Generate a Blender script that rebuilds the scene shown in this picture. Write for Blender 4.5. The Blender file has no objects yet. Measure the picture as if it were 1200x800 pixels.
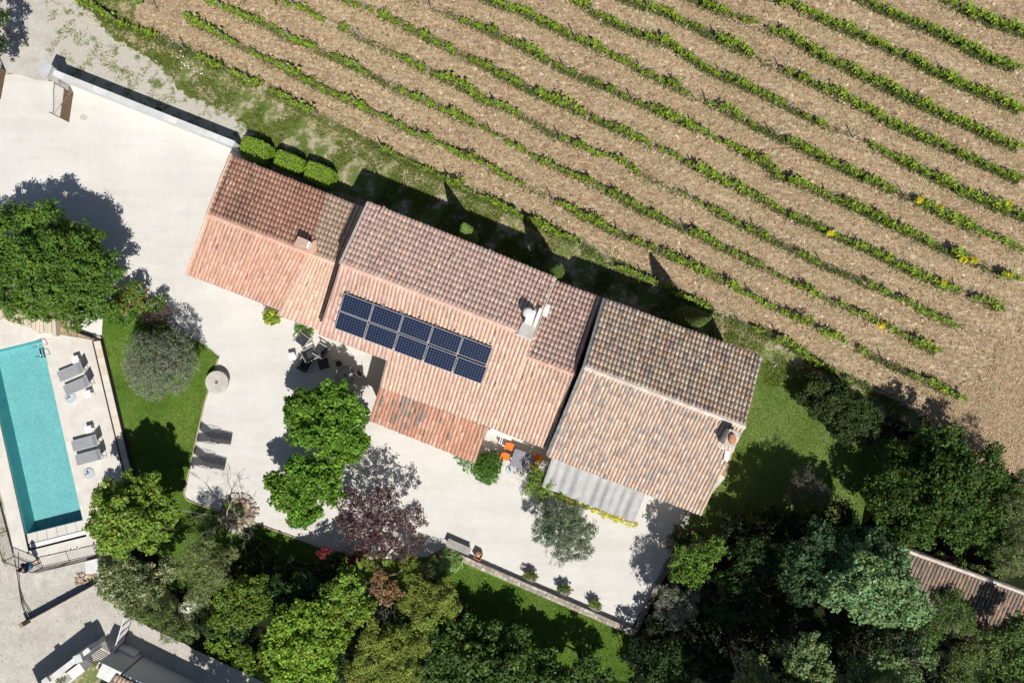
import bpy, bmesh, math, random
import numpy as np
from mathutils import Vector, Matrix

random.seed(7)
rng = np.random.default_rng(7)
S = bpy.context.scene
COL = S.collection

# ---------------------------------------------------------------- camera, sky, sun, exposure
CAMH = 44.444            # flying height; 24 mm lens on a 36 mm sensor
cam_d = bpy.data.cameras.new('camera'); cam_d.lens = 24.0; cam_d.sensor_width = 36.0
cam_d.clip_start = 0.5; cam_d.clip_end = 2000.0
cam = bpy.data.objects.new('camera', cam_d); COL.objects.link(cam)
cam.location = (0, 0, CAMH); cam.rotation_euler = (0, 0, 0)
S.camera = cam

SUNV = Vector((0.275, -0.625, 1.0)).normalized()          # towards the sun
sun_elev = math.asin(SUNV.z)
sun_az = math.atan2(SUNV.x, SUNV.y)                        # clockwise from +Y
W = bpy.data.worlds.new('World'); S.world = W; W.use_nodes = True
nt = W.node_tree; nt.nodes.clear()
sky = nt.nodes.new('ShaderNodeTexSky'); sky.sky_type = 'NISHITA'; sky.sun_disc = False
sky.sun_elevation = sun_elev; sky.sun_rotation = sun_az; sky.altitude = 200
bg = nt.nodes.new('ShaderNodeBackground'); bg.inputs[1].default_value = 0.056
wo = nt.nodes.new('ShaderNodeOutputWorld')
nt.links.new(sky.outputs[0], bg.inputs[0]); nt.links.new(bg.outputs[0], wo.inputs[0])
sl = bpy.data.lights.new('sun', 'SUN'); sl.energy = 5.0; sl.angle = math.radians(0.53); sl.color = (1.0, 0.955, 0.89)
so = bpy.data.objects.new('sun', sl); COL.objects.link(so)
so.rotation_euler = SUNV.to_track_quat('Z', 'Y').to_euler(); so.location = (10, -25, 60)
S.view_settings.view_transform = 'Standard'; S.view_settings.look = 'None'
S.view_settings.exposure = 0.0; S.view_settings.gamma = 1.0

# ---------------------------------------------------------------- helpers
def P(x, y, z=0.0):
    """place a point of the site survey (18 units per metre, origin under the drone) at height z"""
    k = (CAMH - z) / CAMH
    return Vector(((x - 600) / 18.0 * k, (400 - y) / 18.0 * k, z))

def tag(o, label=None, cat=None, group=None, kind=None):
    if label: o['label'] = label
    if cat: o['category'] = cat
    if group: o['group'] = group
    if kind: o['kind'] = kind
    return o

def thing(name, label, cat, loc=(0, 0, 0), rz=0.0, group=None):
    o = bpy.data.objects.new(name, None); o.empty_display_size = 0.2
    o.location = loc; o.rotation_euler = (0, 0, rz); COL.objects.link(o)
    return tag(o, label, cat, group)

def link(name, me, parent=None, world=False):
    """link mesh; world=True means its vertices are in world space (parent only translated)"""
    o = bpy.data.objects.new(name, me); COL.objects.link(o)
    if parent is not None:
        o.parent = parent
        if world:
            p = parent; off = Vector((0, 0, 0))
            while p is not None: off += p.location; p = p.parent
            o.location = -off
    return o

def copy_tree(o, parent=None):
    c = o.copy(); COL.objects.link(c); c.parent = parent
    for ch in list(o.children): copy_tree(ch, c)
    return c

class MB:
    def __init__(s): s.v = []; s.f = []; s.c = []
    def add(s, vs, fs, col=None):
        n = len(s.v); s.v += [tuple(v) for v in vs]; s.f += [tuple(i + n for i in f) for f in fs]
        s.c += [col or (1, 1, 1)] * len(fs); return s
    def box(s, c, d, rz=0.0, col=None, tilt=None):
        x, y, z = d[0] / 2, d[1] / 2, d[2] / 2
        vs = [Vector((a * x, b * y, e * z)) for e in (-1, 1) for a, b in ((-1, -1), (1, -1), (1, 1), (-1, 1))]
        R = Matrix.Rotation(rz, 3, 'Z')
        if tilt is not None: R = R @ Matrix.Rotation(tilt, 3, 'Y')
        vs = [R @ v + Vector(c) for v in vs]
        return s.add(vs, [(3, 2, 1, 0), (4, 5, 6, 7), (0, 1, 5, 4), (1, 2, 6, 5), (2, 3, 7, 6), (3, 0, 4, 7)], col)
    def prism(s, poly, z0, z1, col=None):
        n = len(poly); poly = [(p[0], p[1]) for p in poly]
        ar = sum(poly[i][0] * poly[(i + 1) % n][1] - poly[(i + 1) % n][0] * poly[i][1] for i in range(n))
        if ar < 0: poly = poly[::-1]
        vs = [(x, y, z0) for x, y in poly] + [(x, y, z1) for x, y in poly]
        fs = [tuple(range(n - 1, -1, -1)), tuple(range(n, 2 * n))] + [(i, (i + 1) % n, n + (i + 1) % n, n + i) for i in range(n)]
        return s.add(vs, fs, col)
    def slab(s, q, th, col=None):
        """quad of four 3-D corners thickened downward along its normal"""
        q = [Vector(v) for v in q]; nrm = (q[1] - q[0]).cross(q[3] - q[0]).normalized()
        if nrm.z < 0: q = q[::-1]; nrm = -nrm
        lo = [v - nrm * th for v in q]
        return s.add(lo + q, [(3, 2, 1, 0), (4, 5, 6, 7), (0, 1, 5, 4), (1, 2, 6, 5), (2, 3, 7, 6), (3, 0, 4, 7)], col)
    def tube(s, pts, rad, seg=6, col=None, caps=True):
        pts = [Vector(p) for p in pts]; n = len(pts)
        if not hasattr(rad, '__len__'): rad = [rad] * n
        vs = []; prev = None
        for i, p in enumerate(pts):
            t = (pts[min(i + 1, n - 1)] - pts[max(i - 1, 0)]).normalized()
            a = Vector((0, 0, 1)) if abs(t.z) < .9 else Vector((1, 0, 0))
            u = t.cross(a).normalized() if prev is None else (prev - t * prev.dot(t)).normalized()
            prev = u; w = t.cross(u)
            for k in range(seg):
                an = 2 * math.pi * k / seg
                vs.append(p + (u * math.cos(an) + w * math.sin(an)) * rad[i])
        fs = [(i * seg + k, i * seg + (k + 1) % seg, (i + 1) * seg + (k + 1) % seg, (i + 1) * seg + k) for i in range(n - 1) for k in range(seg)]
        if caps: fs += [tuple(range(seg - 1, -1, -1)), tuple(range((n - 1) * seg, n * seg))]
        return s.add(vs, fs, col)
    def lathe(s, prof, c=(0, 0, 0), seg=24, col=None, squash=1.0, jit=0.0):
        vs = []; n = len(prof)
        for r, z in prof:
            for k in range(seg):
                a = 2 * math.pi * k / seg; rr = r * (1 + (random.uniform(-jit, jit) if jit else 0))
                vs.append((c[0] + rr * math.cos(a), c[1] + rr * math.sin(a) * squash, c[2] + z))
        fs = [(i * seg + k, i * seg + (k + 1) % seg, (i + 1) * seg + (k + 1) % seg, (i + 1) * seg + k) for i in range(n - 1) for k in range(seg)]
        fs += [tuple(range(seg - 1, -1, -1)), tuple(range((n - 1) * seg, n * seg))]
        return s.add(vs, fs, col)
    def mesh(s, name, mat, smooth=False):
        me = bpy.data.meshes.new(name); me.from_pydata(s.v, [], s.f); me.materials.append(mat)
        if True:
            at = me.color_attributes.new('tone', 'FLOAT_COLOR', 'CORNER')
            buf = np.ones((len(me.loops), 4), np.float32); k = 0
            for f, c in zip(s.f, s.c): buf[k:k + len(f), :3] = c; k += len(f)
            at.data.foreach_set('color', buf.ravel())
        if smooth: me.polygons.foreach_set('use_smooth', [True] * len(me.polygons))
        me.update(); return me
    def obj(s, name, mat, parent=None, world=False, smooth=False, bevel=0):
        o = link(name, s.mesh(name, mat, smooth), parent, world)
        if bevel:
            m = o.modifiers.new('bevel', 'BEVEL'); m.width = bevel; m.segments = 2; m.limit_method = 'ANGLE'
        return o

def npmesh(name, V, F, mat, tone=None, smooth=False):
    """V (N,3), F (M,k) arrays; tone (M,3) per-face colour"""
    me = bpy.data.meshes.new(name); V = np.asarray(V, np.float32); F = np.asarray(F, np.int32)
    m, k = F.shape
    me.vertices.add(len(V)); me.vertices.foreach_set('co', V.ravel())
    me.loops.add(m * k); me.loops.foreach_set('vertex_index', F.ravel())
    me.polygons.add(m); me.polygons.foreach_set('loop_start', np.arange(0, m * k, k, dtype=np.int32))
    if smooth: me.polygons.foreach_set('use_smooth', np.ones(m, bool))
    me.update(calc_edges=True)
    if tone is not None:
        at = me.color_attributes.new('tone', 'FLOAT_COLOR', 'CORNER')
        c = np.ones((m, k, 4), np.float32); c[:, :, :3] = np.asarray(tone, np.float32)[:, None, :]
        at.data.foreach_set('color', c.ravel())
    me.materials.append(mat); return me

def in_poly(pts, poly):
    x, y = pts[:, 0], pts[:, 1]; r = np.zeros(len(pts), bool); n = len(poly); j = n - 1
    for i in range(n):
        xi, yi = poly[i][0], poly[i][1]; xj, yj = poly[j][0], poly[j][1]
        if yi != yj:
            r ^= ((yi > y) != (yj > y)) & (x < (xj - xi) * (y - yi) / (yj - yi) + xi)
        j = i
    return r

def scatter(poly, n):
    a = np.array([(p[0], p[1]) for p in poly]); lo, hi = a.min(0), a.max(0); out = []
    tot = 0
    while tot < n:
        p = rng.uniform(lo, hi, (n * 2, 2)); p = p[in_poly(p, a)]; out.append(p); tot += len(p)
    return np.concatenate(out)[:n]

def wobble(poly, amp=0.15, step=0.6, closed=True):
    out = []; n = len(poly)
    for i in range(n if closed else n - 1):
        a, b = Vector(poly[i][:2]), Vector(poly[(i + 1) % n][:2]); L = (b - a).length
        m = max(1, int(L / step))
        nn = Vector((-(b - a).y, (b - a).x)).normalized()
        for k in range(m):
            p = a.lerp(b, k / m) + nn * (random.uniform(-amp, amp) if k else 0); out.append((p.x, p.y))
    return out

# ---------------------------------------------------------------- materials
def N(nt, t, **kw):
    n = nt.nodes.new(t)
    for k, v in kw.items(): setattr(n, k, v)
    return n

def new_mat(name):
    m = bpy.data.materials.new(name); m.use_nodes = True; nt = m.node_tree; nt.nodes.clear()
    out = N(nt, 'ShaderNodeOutputMaterial'); return m, nt, out

def noise(nt, scale, detail=4, rough=.6, vec=None, stretch=None):
    n = N(nt, 'ShaderNodeTexNoise'); n.inputs['Scale'].default_value = scale
    n.inputs['Detail'].default_value = detail; n.inputs['Roughness'].default_value = rough
    if vec is None:
        g = N(nt, 'ShaderNodeNewGeometry'); vec = g.outputs['Position']
    if stretch:
        mp = N(nt, 'ShaderNodeMapping'); mp.inputs['Rotation'].default_value = (0, 0, stretch[0])
        mp.inputs['Scale'].default_value = stretch[1]; nt.links.new(vec, mp.inputs[0]); vec = mp.outputs[0]
    nt.links.new(vec, n.inputs['Vector']); return n.outputs['Fac']

def ramp(nt, fac, stops):
    r = N(nt, 'ShaderNodeValToRGB'); e = r.color_ramp.elements
    while len(e) < len(stops): e.new(0.5)
    for el, (p, c) in zip(e, stops):
        el.position = p; el.color = (*c, 1) if len(c) == 3 else c
    nt.links.new(fac, r.inputs[0]); return r.outputs[0]

def mixc(nt, a, b, fac, mode='MIX'):
    m = N(nt, 'ShaderNodeMix', data_type='RGBA', blend_type=mode); m.clamp_result = False
    for s, v in ((m.inputs[6], a), (m.inputs[7], b), (m.inputs[0], fac)):
        if isinstance(v, (int, float)): s.default_value = v
        elif isinstance(v, tuple): s.default_value = (*v, 1)
        else: nt.links.new(v, s)
    return m.outputs[2]

def mat(name, c1, c2=None, scale=3.0, fine=0.0, rough=.85, bump=0.0, bscale=40.0, metal=0.0, spec=.3, tone=False, lo=.35, hi=.65):
    m, nt, out = new_mat(name); b = N(nt, 'ShaderNodeBsdfPrincipled')
    b.inputs['Roughness'].default_value = rough; b.inputs['Metallic'].default_value = metal
    b.inputs['Specular IOR Level'].default_value = spec
    col = None
    if c2 is not None: col = ramp(nt, noise(nt, scale), [(lo, c1), (hi, c2)])
    if fine:
        f = ramp(nt, noise(nt, bscale, 2), [(.3, (1 - fine,) * 3), (.7, (1 + fine,) * 3)])
        col = mixc(nt, col if col is not None else c1, f, 1.0, 'MULTIPLY')
    if tone:
        a = N(nt, 'ShaderNodeAttribute', attribute_name='tone')
        col = mixc(nt, col if col is not None else c1, a.outputs['Color'], 1.0, 'MULTIPLY')
    if col is None: b.inputs['Base Color'].default_value = (*c1, 1)
    else: nt.links.new(col, b.inputs['Base Color'])
    if bump:
        bp = N(nt, 'ShaderNodeBump'); bp.inputs['Strength'].default_value = bump; bp.inputs['Distance'].default_value = .02
        nt.links.new(noise(nt, bscale, 4), bp.inputs['Height']); nt.links.new(bp.outputs[0], b.inputs['Normal'])
    nt.links.new(b.outputs[0], out.inputs[0]); return m

def leaf_mat(name, col, trans=.22, rough=.55, spec=.25):
    m, nt, out = new_mat(name)
    a = N(nt, 'ShaderNodeAttribute', attribute_name='tone')
    c = mixc(nt, tuple(v * 1.38 for v in col), a.outputs['Color'], 1.0, 'MULTIPLY')
    b = N(nt, 'ShaderNodeBsdfPrincipled'); b.inputs['Roughness'].default_value = rough; b.inputs['Specular IOR Level'].default_value = spec
    t = N(nt, 'ShaderNodeBsdfTranslucent')
    c2 = mixc(nt, c, (1.25, 1.15, .5), 1.0, 'MULTIPLY')
    nt.links.new(c, b.inputs['Base Color']); nt.links.new(c2, t.inputs[0])
    mx = N(nt, 'ShaderNodeMixShader'); mx.inputs[0].default_value = trans
    nt.links.new(b.outputs[0], mx.inputs[1]); nt.links.new(t.outputs[0], mx.inputs[2]); nt.links.new(mx.outputs[0], out.inputs[0])
    return m

M = {}
# court gravel: pale crushed limestone
def gravel_mat(name, a, b, speck, sc=1.0, stain=None):
    m, nt, out = new_mat(name); B = N(nt, 'ShaderNodeBsdfPrincipled'); B.inputs['Roughness'].default_value = .95; B.inputs['Specular IOR Level'].default_value = .1
    c = ramp(nt, noise(nt, .35 * sc, 5, .65), [(.35, a), (.65, b)])
    c = mixc(nt, c, ramp(nt, noise(nt, 9, 6, .75), [(.28, (1 - speck * 2,) * 3), (.5, (1, 1, 1)), (.72, (1 + speck,) * 3)]), 1.0, 'MULTIPLY')
    c = mixc(nt, c, ramp(nt, noise(nt, 2.2, 5, .7), [(.3, (1 - speck,) * 3), (.6, (1, 1, 1))]), 1.0, 'MULTIPLY')
    c = mixc(nt, c, ramp(nt, noise(nt, 1.0, 5, .7, None, (math.radians(35), (.12, .9, 1))), [(.40, (.955, .95, .94)), (.5, (1, 1, 1)), (.62, (1.02, 1.02, 1.02))]), 1.0, 'MULTIPLY')
    c = mixc(nt, c, (.40, .37, .31), ramp(nt, noise(nt, .55, 7, .8), [(.66, (0, 0, 0)), (.82, (.35, .35, .35))]))
    if stain: c = mixc(nt, c, stain, ramp(nt, noise(nt, .8, 6, .7), [(.58, (0, 0, 0)), (.75, (.8, .8, .8))]))
    nt.links.new(c, B.inputs['Base Color'])
    bp = N(nt, 'ShaderNodeBump'); bp.inputs['Strength'].default_value = .35; bp.inputs['Distance'].default_value = .015
    nt.links.new(noise(nt, 30, 3), bp.inputs['Height']); nt.links.new(bp.outputs[0], B.inputs['Normal'])
    nt.links.new(B.outputs[0], out.inputs[0]); return m
M['court'] = gravel_mat('court_gravel', (.605, .59, .555), (.66, .645, .61), .05)
M['drive'] = gravel_mat('drive_gravel', (.455, .43, .385), (.55, .525, .475), .13, 2.0, (.30, .28, .20))

def soil_mat():
    m, nt, out = new_mat('vineyard_soil'); B = N(nt, 'ShaderNodeBsdfPrincipled'); B.inputs['Roughness'].default_value = 1; B.inputs['Specular IOR Level'].default_value = .1
    rot = math.radians(27)
    c = ramp(nt, noise(nt, .16, 4, .6), [(.36, (.27, .185, .115)), (.52, (.34, .25, .155)), (.66, (.40, .32, .21))])
    st = noise(nt, 1.0, 8, .75, None, (rot, (1.6, 5.0, 3)))
    c = mixc(nt, c, (.58, .495, .375), ramp(nt, st, [(.45, (0, 0, 0)), (.62, (.9, .9, .9))]))
    st2 = noise(nt, 1.0, 8, .8, None, (rot + .35, (.7, 2.6, 3)))
    c = mixc(nt, c, (.27, .175, .115), ramp(nt, st2, [(.50, (0, 0, 0)), (.64, (.75, .75, .75))]))
    ck = noise(nt, 1.0, 6, .8, None, (rot, (4, 13, 6)))
    c = mixc(nt, c, (.17, .11, .07), ramp(nt, ck, [(.33, (.9, .9, .9)), (.44, (0, 0, 0))]))
    sp = noise(nt, 16, 3, .6)
    c = mixc(nt, c, ramp(nt, sp, [(.3, (.66, .64, .62)), (.5, (1, 1, 1)), (.70, (1.35, 1.33, 1.28))]), 1.0, 'MULTIPLY')
    c = mixc(nt, c, ramp(nt, noise(nt, 3.2, 6, .75), [(.36, (.50, .45, .42)), (.50, (.96, .95, .94)), (.64, (1.22, 1.20, 1.15))]), 1.0, 'MULTIPLY')
    gr = noise(nt, .9, 6, .7)
    c = mixc(nt, c, (.13, .15, .05), ramp(nt, gr, [(.55, (0, 0, 0)), (.70, (.6, .6, .6))]))
    nt.links.new(c, B.inputs['Base Color'])
    bp = N(nt, 'ShaderNodeBump'); bp.inputs['Strength'].default_value = .9; bp.inputs['Distance'].default_value = .06
    nt.links.new(noise(nt, 9, 6, .7), bp.inputs['Height']); nt.links.new(bp.outputs[0], B.inputs['Normal'])
    nt.links.new(B.outputs[0], out.inputs[0]); return m
M['soil'] = soil_mat()

def grass_mat(name, a, b, c3, patch=None, plo=.5, phi=.62, psc=.5):
    m, nt, out = new_mat(name); B = N(nt, 'ShaderNodeBsdfPrincipled'); B.inputs['Roughness'].default_value = .95; B.inputs['Specular IOR Level'].default_value = .1
    c = ramp(nt, noise(nt, .45, 6, .7), [(.33, a), (.5, b), (.68, c3)])
    c = mixc(nt, c, ramp(nt, noise(nt, 12, 5, .75), [(.3, (.6, .62, .6)), (.5, (1, 1, 1)), (.7, (1.3, 1.25, 1.2))]), 1.0, 'MULTIPLY')
    if patch:
        pm = ramp(nt, noise(nt, psc, 8, .72), [(plo, (0, 0, 0)), (phi, (1, 1, 1))])
        pc = mixc(nt, patch, ramp(nt, noise(nt, 8, 5, .7), [(.3, (.8, .8, .8)), (.7, (1.12, 1.12, 1.12))]), 1.0, 'MULTIPLY')
        c = mixc(nt, c, pc, pm)
    nt.links.new(c, B.inputs['Base Color'])
    bp = N(nt, 'ShaderNodeBump'); bp.inputs['Strength'].default_value = .8; bp.inputs['Distance'].default_value = .05
    nt.links.new(noise(nt, 22, 5, .7), bp.inputs['Height']); nt.links.new(bp.outputs[0], B.inputs['Normal'])
    nt.links.new(B.outputs[0], out.inputs[0]); return m
M['lawn'] = grass_mat('lawn_grass', (.07, .135, .022), (.115, .20, .033), (.18, .245, .058))
M['lawn_e'] = grass_mat('east_lawn_grass', (.10, .17, .04), (.15, .225, .06), (.22, .27, .10))
M['verge'] = grass_mat('verge_grass', (.085, .135, .03), (.14, .18, .05), (.24, .24, .11), (.46, .39, .28), .50, .60, .9)
M['verge2'] = grass_mat('verge_gravel', (.10, .15, .035), (.15, .19, .06), (.22, .23, .11), (.52, .49, .425), .38, .47, 1.1)
M['wood_floor'] = grass_mat('woodland_floor', (.010, .015, .005), (.016, .021, .008), (.028, .027, .014))  # shade under the trees is put into this near black floor colour
M['straw'] = grass_mat('straw_grass', (.39, .30, .21), (.45, .37, .27), (.36, .30, .20), (.27, .25, .13), .55, .7, .7)

M['stone_pale'] = mat('pale_terrace_stone', (.60, .57, .52), (.68, .655, .61), 1.2, .05, .8, .1, 25, tone=True)
M['path_white'] = mat('white_path_stone', (.66, .64, .60), (.72, .70, .67), 2, .06, .85, .15, 20)
M['stone_cream'] = mat('cream_stone', (.56, .49, .39), (.62, .55, .45), 2, .08, .85, .2, 18, tone=True)
M['stone_grey'] = mat('grey_stone', (.30, .28, .25), (.44, .41, .36), 5, .15, .95, .5, 30, tone=True)
M['stone_tan'] = mat('tan_stone', (.36, .28, .20), (.46, .37, .28), 4, .15, .95, .5, 30, tone=True)
M['white_wall'] = mat('white_render', (.60, .60, .59), (.72, .72, .71), 1.5, .05, .9, .15, 20, tone=True)
M['grey_wall'] = mat('pale_grey_render', (.74, .76, .77), (.80, .80, .80), 1.0, .04, .9, .1, 20)
M['house_wall'] = mat('cream_house_render', (.55, .46, .36), (.62, .53, .42), 1.0, .06, .95, .3, 15)
M['concrete'] = mat('weathered_concrete', (.40, .385, .34), (.56, .54, .49), 1.4, .12, .95, .3, 18)
M['mortar'] = mat('roof_mortar', (.42, .36, .31), (.56, .50, .45), 6, .1, .95, .3, 25, tone=True)
M['tile'] = mat('clay_tile', (.97, .96, .95), (1.08, 1.08, 1.08), 5, .12, .9, .3, 25, tone=True)
M['under'] = mat('roof_underlay', (.12, .075, .055), (.17, .11, .085), 3)
M['white'] = mat('white_paint', (.80, .80, .80), rough=.5)
M['sling'] = mat('grey_sling_fabric', (.27, .28, .295), (.30, .31, .325), 3, .04, .8, .1, 120)
M['sling_frame'] = mat('pale_aluminium', (.62, .63, .64), rough=.4, metal=.3)
M['dark_sling'] = mat('charcoal_mesh_fabric', (.10, .11, .12), (.125, .135, .145), 5, .1, .8, .1, 120)
def mesh_fabric():
    m, nt, out = new_mat('open_mesh_fabric'); b = N(nt, 'ShaderNodeBsdfDiffuse'); b.inputs[0].default_value = (.045, .05, .058, 1); t = N(nt, 'ShaderNodeBsdfTransparent')
    mx = N(nt, 'ShaderNodeMixShader'); mx.inputs[0].default_value = .72; nt.links.new(t.outputs[0], mx.inputs[1]); nt.links.new(b.outputs[0], mx.inputs[2]); nt.links.new(mx.outputs[0], out.inputs[0]); return m
M['dark_sling'] = mesh_fabric()
M['cushion'] = mat('charcoal_cushion', (.035, .04, .048), (.05, .055, .063), 4, .1, .9, .1, 60)
M['steel'] = mat('brushed_steel', (.62, .63, .65), rough=.22, metal=1.0)
M['dark_metal'] = mat('dark_iron', (.045, .04, .042), (.07, .06, .06), 8, .1, .6)
M['rust_metal'] = mat('brown_iron', (.13, .085, .055), (.19, .125, .08), 5, .1, .75)
M['zinc'] = mat('zinc_flashing', (.40, .44, .48), (.62, .64, .65), 4, .12, .55, .1, 20, metal=.2)
M['dark_zinc'] = mat('dull_zinc', (.16, .17, .18), (.30, .31, .32), 4, .12, .7, .1, 20)
M['wood_grey'] = mat('weathered_wood', (.30, .285, .26), (.40, .385, .36), 4, .12, .9, .3, 30)
M['wood'] = mat('brown_wood', (.16, .10, .06), (.22, .14, .085), 4, .12, .8, .3, 30)
M['terracotta'] = mat('terracotta', (.42, .17, .09), (.52, .25, .15), 5, .1, .85)
M['orange'] = mat('orange_cushion', (.72, .17, .025), (.80, .22, .04), 4, .06, .85, .2, 50)
M['table_top'] = mat('slate_table_top', (.20, .20, .24), (.25, .25, .29), 3, .06, .55)
M['black'] = mat('black_plastic', (.012, .013, .016), rough=.6)
M['bark'] = mat('bark', (.14, .105, .075), (.24, .195, .15), 6, .2, .95, .6, 30)
M['deadwood'] = mat('bleached_dead_wood', (.28, .255, .225), (.42, .39, .35), 6, .2, .95, .5, 30)
M['cell'] = mat('solar_cell', (.005, .011, .036), (.008, .016, .05), 4, .1, .35, spec=.15)
M['backsheet'] = mat('panel_backsheet', (.045, .065, .10), rough=.6)
M['frame_alu'] = mat('panel_frame_aluminium', (.40, .40, .44), rough=.5, metal=.1)
M['glassy'] = mat('dark_window_glass', (.02, .03, .035), rough=.08, spec=.6)
M['canopy'] = mat('grey_canopy_cloth', (.38, .38, .375), (.46, .46, .455), 2.5, .04, .85, .1, 60)
M['disc'] = mat('grey_granite_base', (.42, .46, .48), (.50, .54, .56), 5, .06, .5)
M['grass_blade'] = leaf_mat('grass_blades', (.12, .18, .035), .3, .8, .05)
M['straw_blade'] = leaf_mat('straw_stalks', (.40, .355, .265), .15, .9, .05)
M['clod'] = mat('soil_clod', (.80, .78, .76), (1.1, 1.08, 1.05), 9, .1, 1, spec=.05, tone=True)
M['skin'] = mat('skin', (.45, .27, .19), rough=.6)
M['hair'] = mat('black_hair', (.008, .007, .007), rough=.6)
M['navy'] = mat('dark_navy_cloth', (.010, .014, .028), rough=.9)
M['denim'] = mat('blue_denim', (.06, .16, .34), (.08, .20, .40), 10, .1, .9)
M['red'] = mat('dark_red_leather', (.20, .02, .03), rough=.6)
M['pool_wall'] = mat('pool_liner', (.10, .36, .385), (.13, .41, .43), 1.6, .06, .7, .0, 10)

def pool_floor_mat():
    m, nt, out = new_mat('pool_floor_liner'); B = N(nt, 'ShaderNodeBsdfPrincipled'); B.inputs['Roughness'].default_value = .7
    c = ramp(nt, noise(nt, .8, 3), [(.3, (.19, .45, .465)), (.7, (.22, .50, .51))])
    c = mixc(nt, c, ramp(nt, noise(nt, 7, 5, .7), [(.34, (.78, .82, .85)), (.5, (1, 1, 1)), (.66, (1.22, 1.14, 1.12))]), 1.0, 'MULTIPLY')
    nt.links.new(c, B.inputs['Base Color']); nt.links.new(B.outputs[0], out.inputs[0]); return m
M['pool_floor'] = pool_floor_mat()
def water_mat():
    m, nt, out = new_mat('pool_water')
    t = N(nt, 'ShaderNodeBsdfTransparent'); t.inputs[0].default_value = (.84, .96, .955, 1)
    g = N(nt, 'ShaderNodeBsdfGlossy'); g.inputs['Roughness'].default_value = .04
    f = N(nt, 'ShaderNodeFresnel'); f.inputs[0].default_value = 1.33
    bp = N(nt, 'ShaderNodeBump'); bp.inputs['Strength'].default_value = .35; bp.inputs['Distance'].default_value = .05
    nt.links.new(noise(nt, 5, 4, .6), bp.inputs['Height'])
    nt.links.new(bp.outputs[0], g.inputs['Normal']); nt.links.new(bp.outputs[0], f.inputs['Normal'])
    mx = N(nt, 'ShaderNodeMixShader'); nt.links.new(f.outputs[0], mx.inputs[0])
    nt.links.new(t.outputs[0], mx.inputs[1]); nt.links.new(g.outputs[0], mx.inputs[2]); nt.links.new(mx.outputs[0], out.inputs[0])
    return m
M['water'] = water_mat()

# ---------------------------------------------------------------- foliage machinery
def leaves(C, Nrm, size, asp, tone, jitter=.7):
    """diamond leaves: C (n,3) centres, Nrm (n,3) rough normals, size (n,)"""
    n = len(C); nr = Nrm + rng.normal(0, jitter, (n, 3)); nr /= np.linalg.norm(nr, axis=1)[:, None] + 1e-9
    t = rng.normal(0, 1, (n, 3)); t -= nr * (t * nr).sum(1)[:, None]; t /= np.linalg.norm(t, axis=1)[:, None] + 1e-9
    b = np.cross(nr, t); L = size[:, None]
    V = np.stack([C - t * L * .5, C + b * L * asp * .5 - t * L * .05 + nr * L * .06, C + t * L * .5, C - b * L * asp * .5 - t * L * .05 + nr * L * .06], 1).reshape(-1, 3)
    F = np.arange(4 * n).reshape(n, 4); return V, F, tone

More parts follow.
